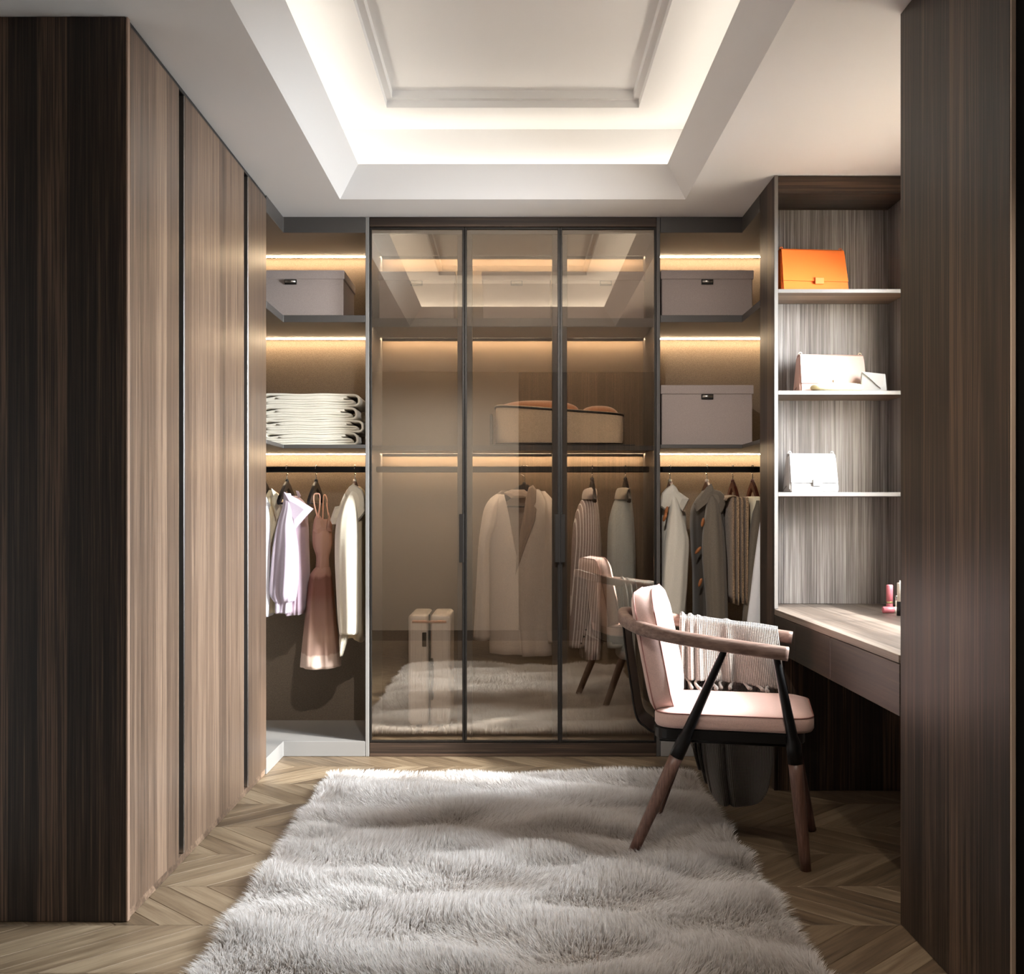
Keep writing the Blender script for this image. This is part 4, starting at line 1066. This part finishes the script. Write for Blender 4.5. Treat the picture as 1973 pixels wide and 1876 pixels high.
for y in (-.20, .20):
    bm = bmesh.new(); sweep(bm, [Vector((-.215, y * .98, .41)), Vector((.215, y * .98, .41))], .010, sides=8); obj('stretcher', bm, M_BLKM, ch, True)

# ------------------------------------------------------------------ knitted throw over the far arm
def knit():
    t_ = NT('ribbed_knit'); uv = t_.n('ShaderNodeUVMap'); sp = t_.n('ShaderNodeSeparateXYZ'); t_.l(uv.outputs[0], sp.inputs[0])
    a = t_.math('SINE', t_.math('MULTIPLY', sp.outputs[0], 2 * PI / .0062))
    b = t_.math('SINE', t_.math('MULTIPLY', sp.outputs[1], 2 * PI / .006))
    h = t_.math('ADD', a, t_.math('MULTIPLY', b, .3))
    c = t_.ramp(t_.math('ADD', t_.math('MULTIPLY', h, .35), .5), [(0, rgb(80, 75, 70)), (1, rgb(148, 141, 134))])
    t_.l(c, t_.b.inputs['Base Color']); t_.b.inputs['Roughness'].default_value = .95; t_.b.inputs['Sheen Weight'].default_value = .2
    t_.bump(h, .8, .0015)
    return t_.m
M_KNIT = knit()
th = thing('knitted_throw', 'light grey ribbed throw draped over the far chair arm, fringed', 'throw', tuple(CO), CA)
NU, NV = 90, 80
verts, faces, uvs = [], [], []
def throw_pt(a, b):
    """a 0..1 along the arm, b: length from the top of the rail; negative hangs inside, positive outside"""
    u = -.175 + .358 * a
    rp = rail_at(u, 1)
    # rail height, smooth
    zr = .744 - .115 * u + .022; yr = .250 - max(0, -u - .06) ** 2 * .9
    bunch = max(0, 1 - a / .28)
    fold = .004 * math.sin(a * 9 + .6) + .012 * math.exp(-((a - .48) / .035) ** 2) + bunch * .016 * math.sin(a * 75)
    if abs(b) < .026:
        ang = b / .026 * PI / 2
        return Vector((u, yr + .020 * math.sin(ang), zr + .020 * math.cos(ang) - .020 + fold * .5 * math.cos(ang) + .004))
    d = abs(b) - .026; s = 1 if b > 0 else -1
    k = min(1, d / .12)
    L = .215 if s < 0 else .71
    uu = u
    if s > 0:   # the outer side gathers towards its rounded bottom edge
        f = d / L; uu = u + (0.03 - u) * .30 * f ** 3 + .012 * math.sin(f * 5 + a * 3)
        ff = fold * (1 + 2.6 * f) + .022 * f * math.sin(a * 11 + .4)
        lift = .13 * (abs(a - .55) * 2) ** 3 * f
        return Vector((uu, yr + .022 + .03 * f + ff * k, zr - d + lift + .004))
    f = d / L
    uu = u + .02 * f * (a - .3) + .010 * f
    return Vector((uu, yr - .022 - .010 * f - fold * k * 1.3 - .02 * f * math.sin(a * 9), zr - d * (1.0 - .05 * a) + .004))
bs = list(np.linspace(-.262, -.03, 26)) + list(np.linspace(-.024, .024, 9)) + list(np.linspace(.03, .738, 52))
for j, b in enumerate(bs):
    for i in range(NU + 1):
        verts.append(throw_pt(i / NU, b))
nb = len(bs)
for j in range(nb - 1):
    for i in range(NU):
        q = j * (NU + 1) + i; faces.append([q, q + 1, q + NU + 2, q + NU + 1])
        uvs += [(.358 * i / NU, bs[j]), (.358 * (i + 1) / NU, bs[j]), (.358 * (i + 1) / NU, bs[j + 1]), (.358 * i / NU, bs[j + 1])]
o = obj('knit', ([tuple(v) for v in verts], faces), M_KNIT, th, True)
ul = o.data.uv_layers.new(name='UVMap'); ul.data.foreach_set('uv', np.array(uvs, dtype=np.float32).ravel())
m = o.modifiers.new('thickness', 'SOLIDIFY'); m.thickness = .006; m.offset = 0
for k in range(9):
    a = .05 + .9 * k / 8; p = throw_pt(a, -.260); rr = random.Random(k)
    bm = bmesh.new()
    q = p + Vector((rr.uniform(-.01, .016), -.006, -.012)); q.z = max(q.z, .534)
    r_ = q + Vector((rr.uniform(-.008, .016), -.022, -.014)); r_.z = max(.5265, r_.z - .02); e_ = r_ + Vector((rr.uniform(-.004, .01), -.018, 0)); e_.z = .5265
    sweep(bm, catmull([p, q, r_, e_], 5), lambda f: .0045 + .003 * f, sides=8); obj('tassel', bm, M_KNIT, th, True)

# ------------------------------------------------------------------ shag rug
RX0, RX1, RY0, RY1 = -.80, .785, 2.25, 4.56
rug = thing('rug', 'thick grey-white shag rug in the middle of the parquet floor', 'rug', (0, 3.4, 0))
bm = bmesh.new(); prism(bm, rrect(RX0 + .01, RX1 - .01, RY0 + .01 - 3.4, RY1 - .01 - 3.4, .05), 'z', .0008, .010)
obj('backing', bm, plain('rug_backing', rgb(150, 138, 126), .95), rug)
def fur():
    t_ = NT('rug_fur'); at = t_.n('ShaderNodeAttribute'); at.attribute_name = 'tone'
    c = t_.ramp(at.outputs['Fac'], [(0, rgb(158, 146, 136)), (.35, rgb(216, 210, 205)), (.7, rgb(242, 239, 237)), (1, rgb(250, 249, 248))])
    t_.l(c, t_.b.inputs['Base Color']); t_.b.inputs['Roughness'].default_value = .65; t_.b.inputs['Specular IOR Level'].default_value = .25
    tl = t_.n('ShaderNodeBsdfTranslucent'); t_.l(c, tl.inputs[0]); mx = t_.n('ShaderNodeMixShader'); mx.inputs[0].default_value = .38
    t_.l(t_.b.outputs[0], mx.inputs[1]); t_.l(tl.outputs[0], mx.inputs[2]); t_.l(mx.outputs[0], t_.out.inputs[0])
    return t_.m
def build_fur(N=230000):
    rg = np.random.default_rng(5)
    # denser where the camera sees larger blades
    y = RY0 + (RY1 - RY0) * rg.random(N); x = RX0 + (RX1 - RX0) * rg.random(N)
    # smooth random fields from a few sines (wave-like tufts lying across the rug)
    def field(seed, sx_, sy_, n=9):
        r = np.random.default_rng(seed); v = np.zeros(N)
        for k in range(n):
            a = r.uniform(.5, 1.6); v += np.sin(x * sx_ * a * r.choice([-1, 1]) + y * sy_ * r.uniform(.6, 1.5) + r.uniform(0, 6.3) + 1.3 * np.sin(x * r.uniform(1, 5) + r.uniform(0, 6)))
        return v / math.sqrt(n)
    hgt = field(1, 5.0, 13); hg2 = field(2, 12, 25); hgt = .75 * hgt + .4 * hg2
    ang = -PI / 2 + .75 * field(3, 3.2, 5.5) + .5 * field(4, 8, 12)
    # clumps: tips pulled towards a jittered grid of clump centres
    cs = .022; gx, gy = np.floor(x / cs), np.floor(y / cs)
    hsh = lambda a, b, s: np.modf(np.abs(np.sin(a * 127.1 + b * 311.7 + s * 74.7) * 43758.5453))[0]
    ccx, ccy = (gx + hsh(gx, gy, 1)) * cs, (gy + hsh(gx, gy, 2)) * cs
    L = .046 * (1 + .30 * np.tanh(hgt)) * rg.uniform(.75, 1.15, N)
    edge = np.minimum(np.minimum(x - RX0, RX1 - x), np.minimum(RY1 - y, y - RY0))
    lean = .55 + .38 * np.tanh(-.8 * hgt) + rg.uniform(-.18, .18, N)
    ang = ang + rg.normal(0, .28, N)
    dx, dy = np.cos(ang) * lean, np.sin(ang) * lean
    # edges fall outwards
    e = np.clip(1 - edge / .045, 0, 1)
    ox = np.where(x - RX0 < RX1 - x, -1, 1) * (np.minimum(x - RX0, RX1 - x) < .045); oy = np.where(y - RY0 < RY1 - y, -1, 1) * (np.minimum(y - RY0, RY1 - y) < .045)
    dx = dx * (1 - .6 * e) + ox * e * .75; dy = dy * (1 - .6 * e) + oy * e * .75
    tipx = x + L * dx * .9; tipy = y + L * dy * .9
    k = .26
    tipx += (ccx + L * dx * .9 - tipx) * k; tipy += (ccy + L * dy * .9 - tipy) * k
    dz = np.sqrt(np.clip(1 - np.minimum(.93, np.hypot(tipx - x, tipy - y) / L) ** 2, .08, 1))
    base = np.stack([x, y - 3.4, np.full(N, .008) + .012 * (.5 + .5 * np.tanh(hgt)) * (1 - .8 * e)], 1)
    tip = np.stack([tipx, tipy - 3.4, base[:, 2] + L * dz * (1 - .25 * e)], 1)
    mid = (base + tip) / 2; mid[:, 0] = base[:, 0] + (tip[:, 0] - base[:, 0]) * .32; mid[:, 1] = base[:, 1] + (tip[:, 1] - base[:, 1]) * .32; mid[:, 2] = base[:, 2] + (tip[:, 2] - base[:, 2]) * .64
    wa = rg.uniform(0, PI, N); wv = np.stack([np.cos(wa), np.sin(wa) * .6, np.zeros(N)], 1)
    wd = rg.uniform(.0009, .0019, N)[:, None]
    V = np.empty((N, 5, 3), np.float32)
    V[:, 0] = base - wv * wd; V[:, 1] = base + wv * wd; V[:, 2] = mid + wv * wd * .85; V[:, 3] = mid - wv * wd * .85; V[:, 4] = tip
    me = bpy.data.meshes.new('pile')
    me.vertices.add(N * 5); me.vertices.foreach_set('co', V.ravel())
    b = (np.arange(N) * 5)[:, None]
    loops = np.concatenate([b + np.array([[0, 1, 2, 3]]), b + np.array([[3, 2, 4]])], 1).astype(np.int32).ravel()
    me.loops.add(len(loops)); me.loops.foreach_set('vertex_index', loops)
    ls = np.stack([np.arange(N) * 7, np.arange(N) * 7 + 4], 1).astype(np.int32).ravel()
    me.polygons.add(N * 2); me.polygons.foreach_set('loop_start', ls)
    me.update(calc_edges=True)
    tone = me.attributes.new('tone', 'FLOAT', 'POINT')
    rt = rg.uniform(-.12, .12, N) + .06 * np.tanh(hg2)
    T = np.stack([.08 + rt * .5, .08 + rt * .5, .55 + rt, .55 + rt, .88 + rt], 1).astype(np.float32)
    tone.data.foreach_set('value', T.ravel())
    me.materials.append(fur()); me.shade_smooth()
    o = bpy.data.objects.new('pile', me); C.objects.link(o); o.parent = rug; o['kind'] = 'stuff'
build_fur()
